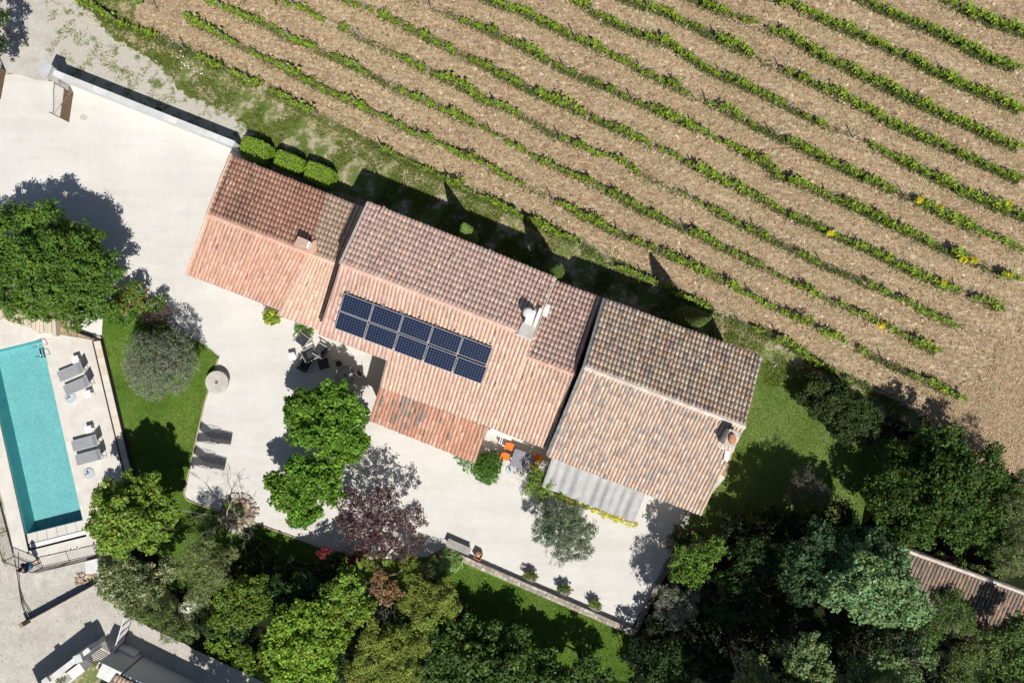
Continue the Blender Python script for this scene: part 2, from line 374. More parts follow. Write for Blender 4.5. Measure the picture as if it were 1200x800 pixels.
def crown_mesh(name, lobes, mtl, leaf=.16, asp=.6, twig=.42, per=16, dens=1.0, inner=.35, up=.5, var=.22, hue=.18, jit=.6, flat=.75, bump=.22, low=-.35, accents=None, bough=1.0):
    """lobes: (Vector centre, rx, ry, rz). Leaf clumps spread through the outer shell of every lobe."""
    Cs, Ns, Ss, Ts = [], [], [], []
    if bough:
        fine = []
        for (c, rx, ry, rz) in lobes:
            fine.append((c, rx * .80, ry * .80, rz * .78, .7))
            k = int(5 + bough * rx * 4)
            for i in range(k):
                a = 2.39996 * i + random.random() * .8; zz = 1 - (i + .5) / k * 1.15; q = math.sqrt(max(0, 1 - zz * zz)) if zz > -.2 else 1
                f = random.uniform(.62, .80); g = random.uniform(.26, .42)
                fine.append((Vector(c) + Vector((math.cos(a) * q * rx * f, math.sin(a) * q * ry * f, zz * rz * f)), rx * g, ry * g, rz * g * .9, 1.0))
        lobes = fine
    for lb in lobes:
        (c, rx, ry, rz) = lb[:4]; dl = lb[4] if len(lb) > 4 else 1.0
        lt = 1 + rng.normal(0, .10)
        R = (rx + ry) / 2; area = 4 * math.pi * R * (R + rz) / 2 * .62
        nt_ = max(5, int(area / (twig * twig) * 1.5 * dens * dl))
        d = rng.normal(0, 1, (nt_ * 2, 3)); d /= np.linalg.norm(d, axis=1)[:, None]
        d = d[d[:, 2] > low][:nt_]; nt2 = len(d)
        bd = rng.normal(0, 1, (14, 3)); bd /= np.linalg.norm(bd, axis=1)[:, None]
        lump = np.max(d @ bd.T, axis=1)                      # bumps around random directions
        rr = (1 - inner * rng.random(nt2) ** 1.6) * (1 - bump + bump * (lump - .6) / .4)
        tc = np.array(c)[None] + d * rr[:, None] * np.array([rx, ry, rz])[None]
        tn = d / np.array([rx, ry, rz])[None]; tn /= np.linalg.norm(tn, axis=1)[:, None]
        ttone = lt * (1 + rng.normal(0, var * .6, nt2))
        k = per; tw = twig * rng.uniform(.6, 1.25, nt2)
        off = rng.normal(0, 1, (nt2, k, 3)); off /= np.linalg.norm(off, axis=2)[:, :, None]
        off *= rng.random((nt2, k, 1)) ** .45
        pos = tc[:, None] + off * tw[:, None, None] * np.array([1, 1, flat])[None, None] * .62
        nn = off * .8 + tn[:, None] * .6 + np.array([0, 0, up])[None, None]
        nn /= np.linalg.norm(nn, axis=2)[:, :, None]
        Cs.append(pos.reshape(-1, 3)); Ns.append(nn.reshape(-1, 3))
        m = nt2 * k
        Ss.append(leaf * rng.uniform(.65, 1.25, m))
        br = (ttone[:, None] * (1 + rng.normal(0, var * .6, (nt2, k)))).reshape(-1).clip(.35, 2.0)
        hu = rng.normal(0, hue, m)
        T = np.stack([br * (1 + hu), br, br * (1 - hu * .5)], 1)
        if accents:
            frac, ac = accents; pick = np.repeat(rng.random(nt2) < frac, k); pick &= rng.random(m) < .7
            T[pick] = np.array(ac)[None] * rng.uniform(.8, 1.2, (pick.sum(), 1))
        Ts.append(T)
    C = np.concatenate(Cs); keep = C[:, 2] > .03
    V, F, T = leaves(C[keep], np.concatenate(Ns)[keep], np.concatenate(Ss)[keep], asp, np.concatenate(Ts)[keep], jit)
    return npmesh(name, V, F, mtl, T)

def limb_path(a, b, sag=.15, n=5):
    a, b = Vector(a), Vector(b); L = (b - a).length; out = []
    o = Vector((random.uniform(-1, 1), random.uniform(-1, 1), random.uniform(.2, 1))) * L * sag
    for i in range(n):
        t = i / (n - 1); out.append(a.lerp(b, t) + o * math.sin(math.pi * t) + Vector((random.uniform(-1, 1), random.uniform(-1, 1), 0)) * L * .02 * (0 < i < n - 1))
    return out

def skeleton(mb, base, lobes, r0, th, twigs=3):
    fork = Vector((base.x + random.uniform(-.1, .1), base.y + random.uniform(-.1, .1), th))
    mb.tube([base - Vector((0, 0, .05)), base.lerp(fork, .15) , base.lerp(fork, .6) + Vector((random.uniform(-.05, .05), random.uniform(-.05, .05), 0)), fork], [r0 * 1.35, r0 * 1.05, r0 * .9, r0 * .8], 8)
    for (c, rx, ry, rz) in lobes:
        c = Vector(c); pth = limb_path(fork, c, .12)
        mb.tube(pth, [r0 * .55, r0 * .45, r0 * .36, r0 * .26, r0 * .16], 6, caps=False)
        for _ in range(twigs):
            s = pth[random.choice((2, 3, 4))]; e = c + Vector((random.uniform(-1, 1) * rx, random.uniform(-1, 1) * ry, random.uniform(-.3, .8) * rz)) * .8
            mb.tube(limb_path(s, e, .1, 4), [r0 * .2, r0 * .14, r0 * .09, r0 * .03], 4, caps=False)

LM = {}
def lm(key, col, **k):
    if key not in LM: LM[key] = leaf_mat(key + '_leaves', col, **k)
    return LM[key]

def tree(name, label, cat, spec, mtl, group=None, r0=.16, th=None, twigs=3, zf=.8, **kw):
    """spec: list of (px, py, z of lobe centre, radius in survey units)"""
    lobes = []
    for s in spec:
        x, y, z, r = s[:4]; rm = r / 18.0 * (CAMH - z) / CAMH
        rz = min(rm * (s[4] if len(s) > 4 else zf), z * .95 if len(s) < 6 else 99)
        lobes.append((P(x, y, z), rm, rm, rz))
    w = sum(l[1] for l in lobes); bx = sum(l[0].x * l[1] for l in lobes) / w; by = sum(l[0].y * l[1] for l in lobes) / w
    base = Vector((bx, by, 0)); t = thing(name, label, cat, base, 0, group)
    zmin = min(l[0].z for l in lobes); th = th or max(.15, zmin * .45)
    mb = MB(); skeleton(mb, base, lobes, r0, th, twigs); mb.obj('trunk', M['bark'], t, True, True)
    if max(l[1] for l in lobes) < .85 or kw.get('bump', .3) < .16: kw.setdefault('bough', 0)
    link('crown', crown_mesh('crown', lobes, mtl, **kw), t, True)
    return t

def branch_rec(mb, p, d, L, r, depth, spread=.55, pts=None, droop=0.0, rmin=.006):
    n = 4; path = [p]; dd = Vector(d).normalized()
    for i in range(n):
        dd = (dd + Vector((random.gauss(0, .16), random.gauss(0, .16), random.gauss(.02, .12) - droop))).normalized()
        path.append(path[-1] + dd * L / n)
    mb.tube(path, [max(rmin, r * (1 - .55 * i / n)) for i in range(n + 1)], 6 if depth > 2 else 4, caps=False)
    if pts is not None and depth <= 2: pts += path[1:]
    if depth <= 0: return
    for k in range(random.choice((2, 3)) if depth > 1 else 3):
        s = path[random.choice((2, 3, 4))] if k else path[-1]
        nd = (dd + Vector((random.gauss(0, spread), random.gauss(0, spread), random.gauss(.1, spread * .6)))).normalized()
        branch_rec(mb, s, nd, L * random.uniform(.6, .8), r * .5, depth - 1, spread, pts, droop, rmin)

# ---------------------------------------------------------------- ground sheets
def P2(pts, z=0.0): return [tuple(P(x, y, z)[:2]) for x, y in pts]

def sheet(name, pts, z, mtl, amp=.12, step=.5):
    poly = wobble(P2(pts), amp, step) if amp else P2(pts)
    me = bpy.data.meshes.new(name)
    bm = bmesh.new(); vs = [bm.verts.new((x, y, z)) for x, y in poly]; f = bm.faces.new(vs)
    if f.normal.z < 0: f.normal_flip()
    bm.normal_update()
    if f.normal.z < 0: f.normal_flip()
    bmesh.ops.triangulate(bm, faces=[f]); bm.to_mesh(me); bm.free(); me.materials.append(mtl)
    o = link(name, me); return tag(o, kind='structure')

POOL = [(-18, 413.5), (49.5, 397), (98.5, 609), (30, 626)]       # water edge, going round
g = MB()
R_ = 600.0
# base ground with a hole under the pool: four strips round the pool quad
pw = [P(x, y) for x, y in POOL]
pts_o = [Vector((-R_, R_, 0)), Vector((R_, R_, 0)), Vector((R_, -R_, 0)), Vector((-R_, -R_, 0))]
slab_q = [P(-18, 413.5), P(49.5, 397), P(102, 627.5), P(33.5, 645)]
g.add(pts_o + slab_q, [(0, 4, 5, 1)[::-1], (1, 5, 6, 2)[::-1], (2, 6, 7, 3)[::-1], (3, 7, 4, 0)[::-1]])
me = g.mesh('ground', M['soil'])
bm = bmesh.new(); bm.from_mesh(me); bmesh.ops.recalc_face_normals(bm, faces=bm.faces)
for f in bm.faces:
    if f.normal.z < 0: f.normal_flip()
bm.to_mesh(me); bm.free()
tag(link('ground', me), kind='structure')

VERGE = [(62, -60), (140, -60), (165, 30), (195, 42), (245, 66), (300, 92), (350, 120), (420, 157), (500, 194), (560, 225), (620, 250), (690, 286), (745, 314), (820, 350), (900, 388), (960, 422), (1005, 446), (1050, 470), (1110, 500), (1060, 520), (940, 460), (893, 450), (893, 418), (700, 345), (650, 325), (430, 237), (285, 180), (180, 128), (84, 90), (60, 30)]
VERGE_G = [(52, -60), (100, -60), (112, 20), (135, 48), (175, 68), (205, 98), (232, 118), (262, 132), (300, 158), (282, 172), (180, 128), (78, 94), (55, 60)]
tag(sheet('verge_grass', VERGE, .004, M['verge'], .35, .5), kind='structure')
sheet('verge_path', VERGE_G, .008, M['verge2'], .28, .22)
LAWN_W = [(116, 372), (150, 380), (200, 372), (240, 402), (258, 417), (240, 470), (217, 582), (232, 590), (300, 612), (375, 640), (410, 655), (300, 690), (200, 690), (150, 560), (145, 530)]
LAWN_S = [(380, 655), (440, 657), (530, 650), (740, 737), (745, 800), (480, 760), (420, 700)]
LAWN_E = [(800, 600), (850, 560), (893, 420), (905, 436), (938, 448), (1000, 468), (1060, 520), (1070, 570), (1000, 620), (900, 625), (835, 625), (800, 640), (780, 650)]
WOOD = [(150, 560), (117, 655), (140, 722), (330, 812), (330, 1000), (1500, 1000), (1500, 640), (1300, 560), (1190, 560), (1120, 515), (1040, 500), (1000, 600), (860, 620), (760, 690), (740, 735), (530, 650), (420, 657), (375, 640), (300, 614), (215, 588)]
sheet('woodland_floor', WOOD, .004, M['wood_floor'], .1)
sheet('lawn_west', LAWN_W, .010, M['lawn'], .03)
sheet('lawn_south', LAWN_S, .010, M['lawn'], .03)
sheet('lawn_east', LAWN_E, .010, M['lawn_e'], .1)
STRAW = [(1130, 500), (1085, 478), (1130, 455), (1165, 430), (1190, 400), (1260, 380), (1300, 560), (1195, 565), (1150, 540)]
COURT = [(-60, 89), (20, 87), (42, 94), (78, 97), (282, 173), (285, 200), (420, 300), (700, 420), (850, 560), (812, 602), (783, 655), (740, 736), (541, 652), (522, 641), (500, 652), (440, 655), (375, 640), (300, 612), (232, 590), (217, 582), (215, 578), (240, 470), (257, 418), (238, 403), (200, 385), (182, 350), (150, 340), (120, 365), (60, 350), (-60, 350)]
sheet('gravel_court', COURT, .014, M['court'], .02)
sheet('drive_track', [(-60, -80), (48, -60), (60, 20), (70, 60), (80, 92), (42, 95), (20, 88), (-60, 90)], .012, M['drive'], .2, .5)
sheet('gravel_drive', [(-120, 470), (-18, 420), (2, 586), (18, 652), (50, 664), (115, 650), (122, 680), (150, 722), (240, 766), (330, 808), (330, 1000), (-120, 1000)], .012, M['drive'], .05)
sheet('dry_verge', [(-14, 560), (2, 590), (18, 652), (14, 690), (4, 660), (-10, 610)], .016, M['verge2'], .12, .4)
# lawn and court edging
def edging(name, label, pts, w=.07, h=.09, mtl=None):
    mb = MB(); pp = [P(x, y) for x, y in pts]
    for a, b in zip(pp[:-1], pp[1:]):
        d = b - a; mb.box((a + b) / 2 + Vector((0, 0, h / 2)), (d.length + .02, w, h), math.atan2(d.y, d.x))
    return tag(mb.obj(name, mtl or M['stone_tan']), label, 'edging')
edging('lawn_edging', 'thin brown edging strip between the west lawn and the pale court', [(256, 420), (249, 444), (240, 472), (228, 525), (216, 578), (219, 585), (231, 590), (262, 600)])
edging('lawn_edging', 'thin brown edging strip below the court from the dead tree to the plum tree', [(262, 600), (300, 613), (340, 627), (375, 641), (402, 652)])

# ---------------------------------------------------------------- farmhouse
hx = P(560, 410)
house = thing('farmhouse', 'long terracotta roofed farmhouse with three joined wings across the middle', 'house', (hx.x, hx.y, 0))
def bil(q, u, v):
    TL, TR, BL, BR = q
    return TL * ((1 - u) * (1 - v))[..., None] + TR * (u * (1 - v))[..., None] + BL * ((1 - u) * v)[..., None] + BR * (u * v)[..., None]
PAL = {
    'pinkgrey': [(.72, .52, .435), (.68, .49, .41), (.75, .56, .475), (.62, .455, .385), (.70, .47, .385)],
    'salmon': [(.60, .37, .285), (.57, .335, .25), (.62, .40, .315), (.56, .33, .245)],
    'pale': [(.64, .45, .35), (.66, .50, .39), (.60, .41, .32), (.63, .45, .335)],
    'pinkpale': [(.60, .42, .35), (.57, .39, .32), (.64, .46, .38), (.56, .36, .29)],
    'orange': [(.50, .26, .175), (.53, .29, .20), (.48, .25, .17), (.57, .34, .25)],
    'red': [(.66, .37, .265), (.62, .34, .235), (.68, .41, .30), (.58, .31, .22)],
    'beige': [(.64, .47, .34), (.68, .51, .37), (.61, .44, .32), (.65, .48, .37)],
    'mottled': [(.76, .61, .45), (.73, .57, .42), (.70, .49, .35), (.76, .60, .46), (.55, .48, .41), (.79, .67, .51), (.72, .54, .40), (.40, .35, .31), (.76, .62, .46), (.66, .44, .31)],
    'mottled_s': [(.58, .46, .365), (.55, .42, .325), (.51, .36, .27), (.42, .37, .33), (.60, .49, .395), (.56, .44, .345), (.36, .32, .29), (.55, .41, .32), (.59, .48, .38), (.56, .44, .35), (.47, .40, .35)],
    'whitish': [(.62, .56, .50), (.66, .60, .54), (.58, .50, .43)],
    'old': [(.24, .19, .15), (.21, .17, .14), (.26, .20, .15), (.34, .23, .17), (.19, .155, .13)],
}
def tiles(parent, q, pal, chan, pitch=.235, expo=.37, label=None, stain=0.0, streak=0.0, gapdark=1.0, mixv=.06, clump=0.0, stepup=.022):
    """rows of real barrel tiles (cover over channel) on a roof plane q = TL,TR,BL,BR"""
    q = [np.array(v) for v in q]; TL, TR, BL, BR = q
    nu = max(2, round(np.linalg.norm((TR + BR - TL - BL) / 2) / pitch)); nv = max(2, round(np.linalg.norm((BL + BR - TL - TR) / 2) / expo))
    ii, jj = np.meshgrid(np.arange(nu), np.arange(nv), indexing='ij'); ii = ii.ravel(); jj = jj.ravel(); n = len(ii)
    nm = np.cross(TR - TL, BL - TL); nm /= np.linalg.norm(nm); nm = nm if nm[2] > 0 else -nm
    def at(du, dv, h): return bil(q, (ii + du) / nu, (jj + dv) / nv) + nm[None] * h[:, None] if hasattr(h, '__len__') else bil(q, (ii + du) / nu, (jj + dv) / nv) + nm[None] * h
    j1 = rng.normal(0, .035, n); j2 = rng.normal(0, .035, n); lift = rng.uniform(0, .014, n); slip = rng.random(n) < .02; j1[slip] += .18; j2[slip] += .10
    A = []; R = .085
    ang = np.linspace(math.radians(8), math.radians(172), 6)
    for end, (dv, w, hb) in enumerate(((-.12, .34, 0.0), (1.0, .43, stepup))):
        for a in ang:
            A.append(at(.5 + math.cos(a) * w + j1 * .5 + (j2 if end else 0), dv + (j1 if end else 0), np.full(n, .03 + hb) + math.sin(a) * R * (1 if end else .85) + lift))
    V1 = np.stack(A, 1)                                           # n,12,3
    F1 = [(k, k + 1, k + 7, k + 6) for k in range(5)]
    # lip at the lower end of each cover tile
    for a in ang: A.append(at(.5 + math.cos(a) * .30 + j1 * .5 + j2, 1.0 + j1, np.full(n, .012) + math.sin(a) * R * .72 + lift))
    V1 = np.stack(A, 1); F1 += [(6 + k, 7 + k, 13 + k, 12 + k) for k in range(5)]
    B = []
    for dv, hb in ((-.1, .0), (1.0, stepup)):
        for du, h in ((-.16, .045), (-.06, .012), (.06, .012), (.16, .045)):
            B.append(at(du, dv, .004 + h + hb))
    V2 = np.stack(B, 1); F2 = [(k, k + 1, k + 5, k + 4) for k in range(3)]
    F1 = np.array(F1); F2 = np.array(F2)
    V = np.concatenate([V1.reshape(-1, 3), V2.reshape(-1, 3)])
    Fa = (F1[None] + (np.arange(n) * V1.shape[1])[:, None, None]).reshape(-1, 4)
    Fb = (F2[None] + (np.arange(n) * 8)[:, None, None]).reshape(-1, 4) + n * V1.shape[1]
    Pl = np.array(PAL[pal]); Pc = np.array(PAL[chan]) if isinstance(chan, str) else np.array([chan])
    pick = rng.integers(0, len(Pl), n); colA = Pl[pick] * (1 + rng.normal(0, mixv, n))[:, None]
    colB = Pc[rng.integers(0, len(Pc), n)] * (1 + rng.normal(0, mixv, n))[:, None] * gapdark  # gapdark puts the shading of the recessed channels into their colour
    # weathering that follows columns and patches (lichen, soot)
    fx = np.sin(ii * .9 + 3 * np.sin(ii * .37)) * .5 + np.sin(ii * .23 + jj * .19) * .5 + np.sin(jj * .6 + ii * .07) * .35
    if stain:
        s = np.clip(fx * .8 + rng.normal(0, .35, n), 0, 1)[:, None] * stain
        colB = colB * (1 - s) + np.array([.07, .055, .045])[None] * s
        s2 = s * .3; colA = colA * (1 - s2) + np.array([.16, .11, .085])[None] * s2
    if clump:
        s = (np.clip(fx + rng.normal(0, .55, n) - .95, 0, 1) * 2).clip(0, 1)[:, None] * clump
        grey = np.array([.24, .20, .17])[None]; colA = colA * (1 - s) + grey * s; colB = colB * (1 - s) + grey * .7 * s
    if streak:
        s = (rng.random(nu) ** 2)[ii][:, None] * streak
        colA = colA * (1 - s * .5) + np.array([.68, .56, .46])[None] * s * .5
        colB = colB * (1 - s * .4)
    T = np.concatenate([np.repeat(colA, len(F1), 0), np.repeat(colB, len(F2), 0)]).clip(.01, .8)
    me = npmesh('roof_tiles', V, np.concatenate([Fa, Fb]), M['tile'], T)
    o = link('roof_tiles', me, parent, True); tag(o, kind='stuff')
    if label: o['label'] = label
    return o

def roof(parent, q, label, th=.12, **kw):
    q = [Vector(v) for v in q]; nm = (q[1] - q[0]).cross(q[2] - q[0]).normalized(); nm = nm if nm.z > 0 else -nm
    dn = [v - nm * .03 for v in q]
    mb = MB(); mb.slab([dn[0], dn[1], dn[3], dn[2]], th)
    r = mb.obj('roof', M['under'], parent, True); r['label'] = label
    tiles(r, q, **kw); return r

def ridge(parent, a, b, pal, rad=.12, ln=.42, mortar=(1, 1, 1), mw=.22, sunk=.03):
    """a row of half-round ridge tiles bedded in mortar"""
    a, b = Vector(a), Vector(b); d = b - a; L = d.length; n = max(2, round(L / ln)); e = d / L
    side = Vector((-e.y, e.x, 0)).normalized(); upv = e.cross(side) if e.cross(side).z > 0 else -e.cross(side)
    mb = MB(); pr = [(-mw, -.05), (-mw * .7, .045), (0, .09), (mw * .7, .045), (mw, -.05)]
    vs = [a + e * (L * t) + side * (x + random.uniform(-.02, .02)) + upv * y for t in np.linspace(0, 1, n + 1) for x, y in pr]
    mb.add(vs, [(i * 5 + k, i * 5 + k + 1, i * 5 + k + 6, i * 5 + k + 5) for i in range(n) for k in range(4)], mortar)
    mo = mb.obj('ridge_mortar', M['mortar'], parent, True)
    proto = {}
    R3 = Matrix((e, side, upv)).transposed().to_4x4()
    for i in range(n):
        c = random.choice(range(3)); key = (pal, c)
        if key not in proto:
            m2 = MB(); col = PAL[pal][c % len(PAL[pal])]; l = L / n
            for x0, r in ((0, rad), (l * 1.06, rad * .86)):
                pass
            A = [(x0, math.cos(t) * r, math.sin(t) * r - .02) for x0, r in ((0, rad * .86), (l * 1.06, rad)) for t in np.linspace(.1, math.pi - .1, 7)]
            m2.add([Vector(v) for v in A], [(k, k + 1, k + 8, k + 7) for k in range(6)], col)
            proto[key] = m2.mesh('ridge_tile', M['tile'])
        o = bpy.data.objects.new('ridge_tile', proto[key]); COL.objects.link(o); o.parent = mo
        pos = a + e * (L / n * i) + upv * (.06 - sunk)
        mo_off = Vector((0, 0, 0)); p = mo
        while p is not None: mo_off += p.location; p = p.parent
        o.matrix_local = Matrix.Translation(pos - mo_off) @ R3 @ Matrix.Rotation(random.uniform(-.02, .02), 4, 'Z')
    return mo

def wallblock(pts, inset=.3, drop=.16, mtl=None, name='wall', parent=None, z0=0):
    """walls under a gabled roof: pts = [NL, NR, RR, SR, SL, RL] as 3-D eave / ridge points"""
    pts = [Vector(p) for p in pts]; c = sum(pts, Vector()) / len(pts); vs = []
    for p in pts:
        d = Vector((c.x - p.x, c.y - p.y, 0)); d.normalize()
        vs.append(Vector((p.x, p.y, p.z - drop)) + d * inset)
    n = len(vs); lo = [Vector((v.x, v.y, z0)) for v in vs]
    mb = MB(); mb.add(lo + vs, [(i, (i + 1) % n, n + (i + 1) % n, n + i) for i in range(n)] + [(n, n + 1, n + 2, n + 5), (n + 5, n + 2, n + 3, n + 4)])
    o = mb.obj(name, mtl or M['house_wall'], parent or house, True); return o

def opening(parent, a, b, z0, z1, kind, t0, t1):
    """window or door on the wall running a->b (3-D ground points), between fractions t0..t1"""
    a, b = Vector(a), Vector(b); a.z = b.z = 0; e = (b - a).normalized(); nrm = Vector((e.y, -e.x, 0))
    p0 = a.lerp(b, t0); p1 = a.lerp(b, t1); c = (p0 + p1) / 2; w = (p1 - p0).length; rz = math.atan2(e.y, e.x); h = z1 - z0
    mb = MB()
    for s in (-1, 1): mb.box(c + e * s * (w / 2 - .04) + nrm * .03 + Vector((0, 0, (z0 + z1) / 2)), (.08, .12, h), rz)
    for z in (z0 + .04, z1 - .04): mb.box(c + nrm * .032 + Vector((0, 0, z)), (w - .16, .12, .08), rz)
    f = mb.obj(kind, M['white'] if kind == 'window' else M['wood'], parent, True)
    if kind == 'window':
        MB().box(c + nrm * .02 + Vector((0, 0, (z0 + z1) / 2)), (w - .16, .04, h - .16), rz).obj('pane', M['glassy'], f, True)
        MB().box(c + nrm * .07 + Vector((0, 0, z0 - .03)), (w + .1, .22, .06), rz).obj('sill', M['stone_cream'], f, True)
    else:
        MB().box(c + nrm * .02 + Vector((0, 0, (z0 + z1) / 2)), (w - .16, .06, h - .1), rz).obj('door_panel', M['wood'], f, True)
    return f

# west wing (A)
A_NL, A_NM, A_NR = P(271, 182, 2.6), P(386, 228, 2.6), P(431, 246, 2.6)
A_RL, A_RM, A_RR = P(243, 251, 3.8), P(362, 297, 3.8), P(401, 312, 3.8)
A_SL, A_SM, A_SR = P(219, 321, 2.9), P(328, 363, 2.9), P(380, 389, 2.9)
A_SM2 = P(326, 369, 2.82)
wA = wallblock([A_NL, A_NR, A_RR, A_SR, A_SL, A_RL])
roof(house, (A_RL, A_RM, A_NL, A_NM), 'north slope of the west wing in dark stained red tiles', pal='red', chan='red', stain=.95, gapdark=.38)
roof(house, (A_RM, A_RR, A_NM, A_NR), 'newer beige tiled strip of the west wing', pal='beige', chan='beige', gapdark=.6)
roof(house, (A_RL, A_RM, A_SL, A_SM), 'south slope of the west wing in salmon tiles', pal='salmon', chan='red', gapdark=.75, streak=.2, stain=.45, stepup=.008)
roof(house, (A_RM + Vector((0, 0, .003)), A_RR, A_SM2, A_SR), 'pale south strip of the west wing roof', pal='pale', chan='pale', gapdark=.85, stepup=.008, mixv=.05)
ridge(house, A_RL, A_RM, 'salmon', mortar=(1.15, .85, .72)); ridge(house, A_RM, A_RR, 'beige', mortar=(1.1, .9, .75))
# middle wing (B)
B_NL, B_NR = P(433, 237, 5.1), P(651, 325, 5.1)
B_RL, B_RM, B_RR = P(400, 309, 6.05), P(474, 338, 6.05), P(625, 395, 6.05)
B_S1L, B_S1R = P(374, 391, 4.6), P(455, 422, 4.6)
B_S2L, B_S2M, B_S2R = P(446, 453, 3.95), P(584, 504, 3.95), P(642, 526, 3.95)
B2_NL, B2_NR, B2_RL, B2_RR = P(651, 329, 4.1), P(704, 349, 4.1), P(616, 417, 5.62), P(674, 439, 5.62)
wallblock([B_NL, B_NR, B_RR, B_S2M, B_S2L, B_RM], .35); wallblock([B_NL + Vector((.05, 0, 0)), P(500, 264, 5.1), B_RM, B_S1R, B_S1L, B_RL], .35)
wallblock([B2_NL, B2_NR, B2_RR, B_S2R, B_S2M, B2_RL], .3)
roof(house, (B_RL, B_RR, B_NL, B_NR), 'north slope of the middle wing in weathered pink tiles', pal='pinkgrey', chan='pinkgrey', gapdark=.72, clump=.15, mixv=.07)
roof(house, (B_RL, B_RM, B_S1L, B_S1R), 'south slope of the middle wing left of the annex', pal='pinkpale', chan='pinkpale', gapdark=.8, streak=.5, stain=.25, stepup=.008)
roof(house, (B_RM + Vector((.002, 0, .002)), B_RR, B_S2L, B_S2M), 'long pale south slope of the middle wing', pal='pale', chan='pinkpale', gapdark=.75, streak=.5, stain=.3, stepup=.008)
roof(house, (B2_RL, B2_RR, B2_NL, B2_NR), 'small brown pink tiled roof between the two chimneys', pal='pinkgrey', chan='pinkgrey', gapdark=.72, mixv=.09)
roof(house, (B2_RL.lerp(B2_RR, -.02), B2_RR, B_S2M + Vector((.01, 0, .003)), B_S2R), 'pale south slope beside the right hand wing', pal='pale', chan='pinkpale', gapdark=.75, streak=.4, stain=.3, clump=.2, stepup=.008)
roof(house, (B_RR, B_RR.lerp(B_NR, .05) + Vector((.02, 0, 0)), B_S2M.lerp(B2_RL, .98), B2_RL), 'roof strip under the old chimney', pal='pale', chan='pale')
ridge(house, B_RL, B_RR, 'pinkpale', mortar=(1.2, .9, .78), mw=.2); ridge(house, B2_RL, B2_RR, 'salmon', mortar=(1.1, .85, .72), mw=.16)
# annex
X_TL, X_TR, X_BL, X_BR = P(446, 454, 3.9), P(571, 501, 3.9), P(433, 492, 3.35), P(557, 542, 3.35)
wallblock([X_TL, X_TR, (X_TR + X_BR) / 2, X_BR, X_BL, (X_TL + X_BL) / 2], .25, .14)
roof(house, (X_TL, X_TR, X_BL, X_BR), 'bright orange tiled annex roof with sooty patches', pal='orange', chan='red', gapdark=.7, stain=.45, clump=.9, streak=.35, stepup=.008)
# east wing (C)
C_NL, C_NR = P(709, 350, 4.85), P(893, 418, 4.85)
C_RL, C_RR = P(685, 430, 6.4), P(873, 500, 6.4)
C_SL, C_SR = P(642, 534, 4.6), P(822, 603, 4.6)
wallblock([C_NL, C_NR, C_RR, C_SR, C_SL, C_RL], .3)
roof(house, (C_RL, C_RR, C_NL, C_NR), 'north slope of the east wing in mottled old tiles', pal='mottled', chan='beige', gapdark=.68, mixv=.10)
roof(house, (C_RL, C_RR, C_SL, C_SR), 'south slope of the east wing in pale mottled old tiles', pal='mottled_s', chan='pinkgrey', gapdark=.60, mixv=.07, expo=.31, pitch=.215)
ridge(house, C_RL, C_RR, 'whitish', mortar=(1.3, 1.32, 1.36), mw=.2)
# flashing strips beside the party walls
mb = MB(); mb.slab([P(706.5, 349, 4.9), P(709, 350, 4.94), P(685, 430, 6.48), P(682.5, 429, 6.45)], .85); mb.slab([P(682.5, 429, 6.45), P(685, 430, 6.48), P(642, 534, 4.69), P(639.5, 533, 4.66)], .75)
mb.obj('flashing', M['dark_zinc'], house, True)
mb = MB(); mb.slab([P(430, 236, 5.14), P(433, 237, 5.16), P(400, 309, 6.12), P(397, 308, 6.1)], .2); mb.obj('verge_tile', M['mortar'], house, True)
mb = MB(); mb.slab([P(649, 325, 5.14), P(652.5, 326, 5.15), P(618, 416, 5.72), P(615, 415, 5.7)], .3); mb.obj('verge_tile', M['mortar'], house, True)
# row of verge tiles on the west gable
for a, b in ((A_RL, A_NL), (A_RL, A_SL)):
    e = (b - a); n = 12
    for i in range(n):
        p = a + e * (i / n); q2 = a + e * ((i + 1.15) / n)
        MB().tube([p + Vector((.02, 0, .07)), q2 + Vector((.02, 0, .075))], [.085, .1], 7, random.choice(PAL['beige'])).obj('verge_tile', M['tile'], house, True)
# gutters on the south eaves
for a, b in ((A_SL, A_SM), (B_S1L, B_S1R), (X_BL, X_BR), (C_SL, C_SR)):
    MB().tube([a - Vector((0, .0, .16)), b - Vector((0, 0, .16))], .055, 6).obj('gutter', M['zinc'], house, True)
# windows and doors in the walls under the eaves
def face(a, b, ins=.3):
    a, b = Vector((a.x, a.y, 0)), Vector((b.x, b.y, 0)); e = (b - a).normalized(); n_ = Vector((-e.y, e.x, 0)); return a + e * ins + n_ * ins * .62, b - e * ins + n_ * ins * .62
wa, wb = face(A_SL, A_SM)
for t0, t1, z0, z1, k in ((.12, .26, 1.0, 2.1, 'window'), (.45, .6, .0, 2.1, 'door'), (.75, .9, 1.0, 2.1, 'window')): opening(house, wa, wb, z0, z1, k, t0, t1)
wa, wb = face(X_BL, X_BR, .25)
for t0, t1, z0, z1, k in ((.1, .25, .9, 2.2, 'window'), (.38, .58, .0, 2.2, 'door'), (.72, .88, .9, 2.2, 'window')): opening(house, wa, wb, z0, z1, k, t0, t1)
wa, wb = face(C_SL, C_SR)
for t0, t1, z0, z1, k in ((.15, .3, .0, 2.2, 'door'), (.72, .82, 1.0, 2.2, 'window')): opening(house, wa, wb, z0, z1, k, t0, t1)

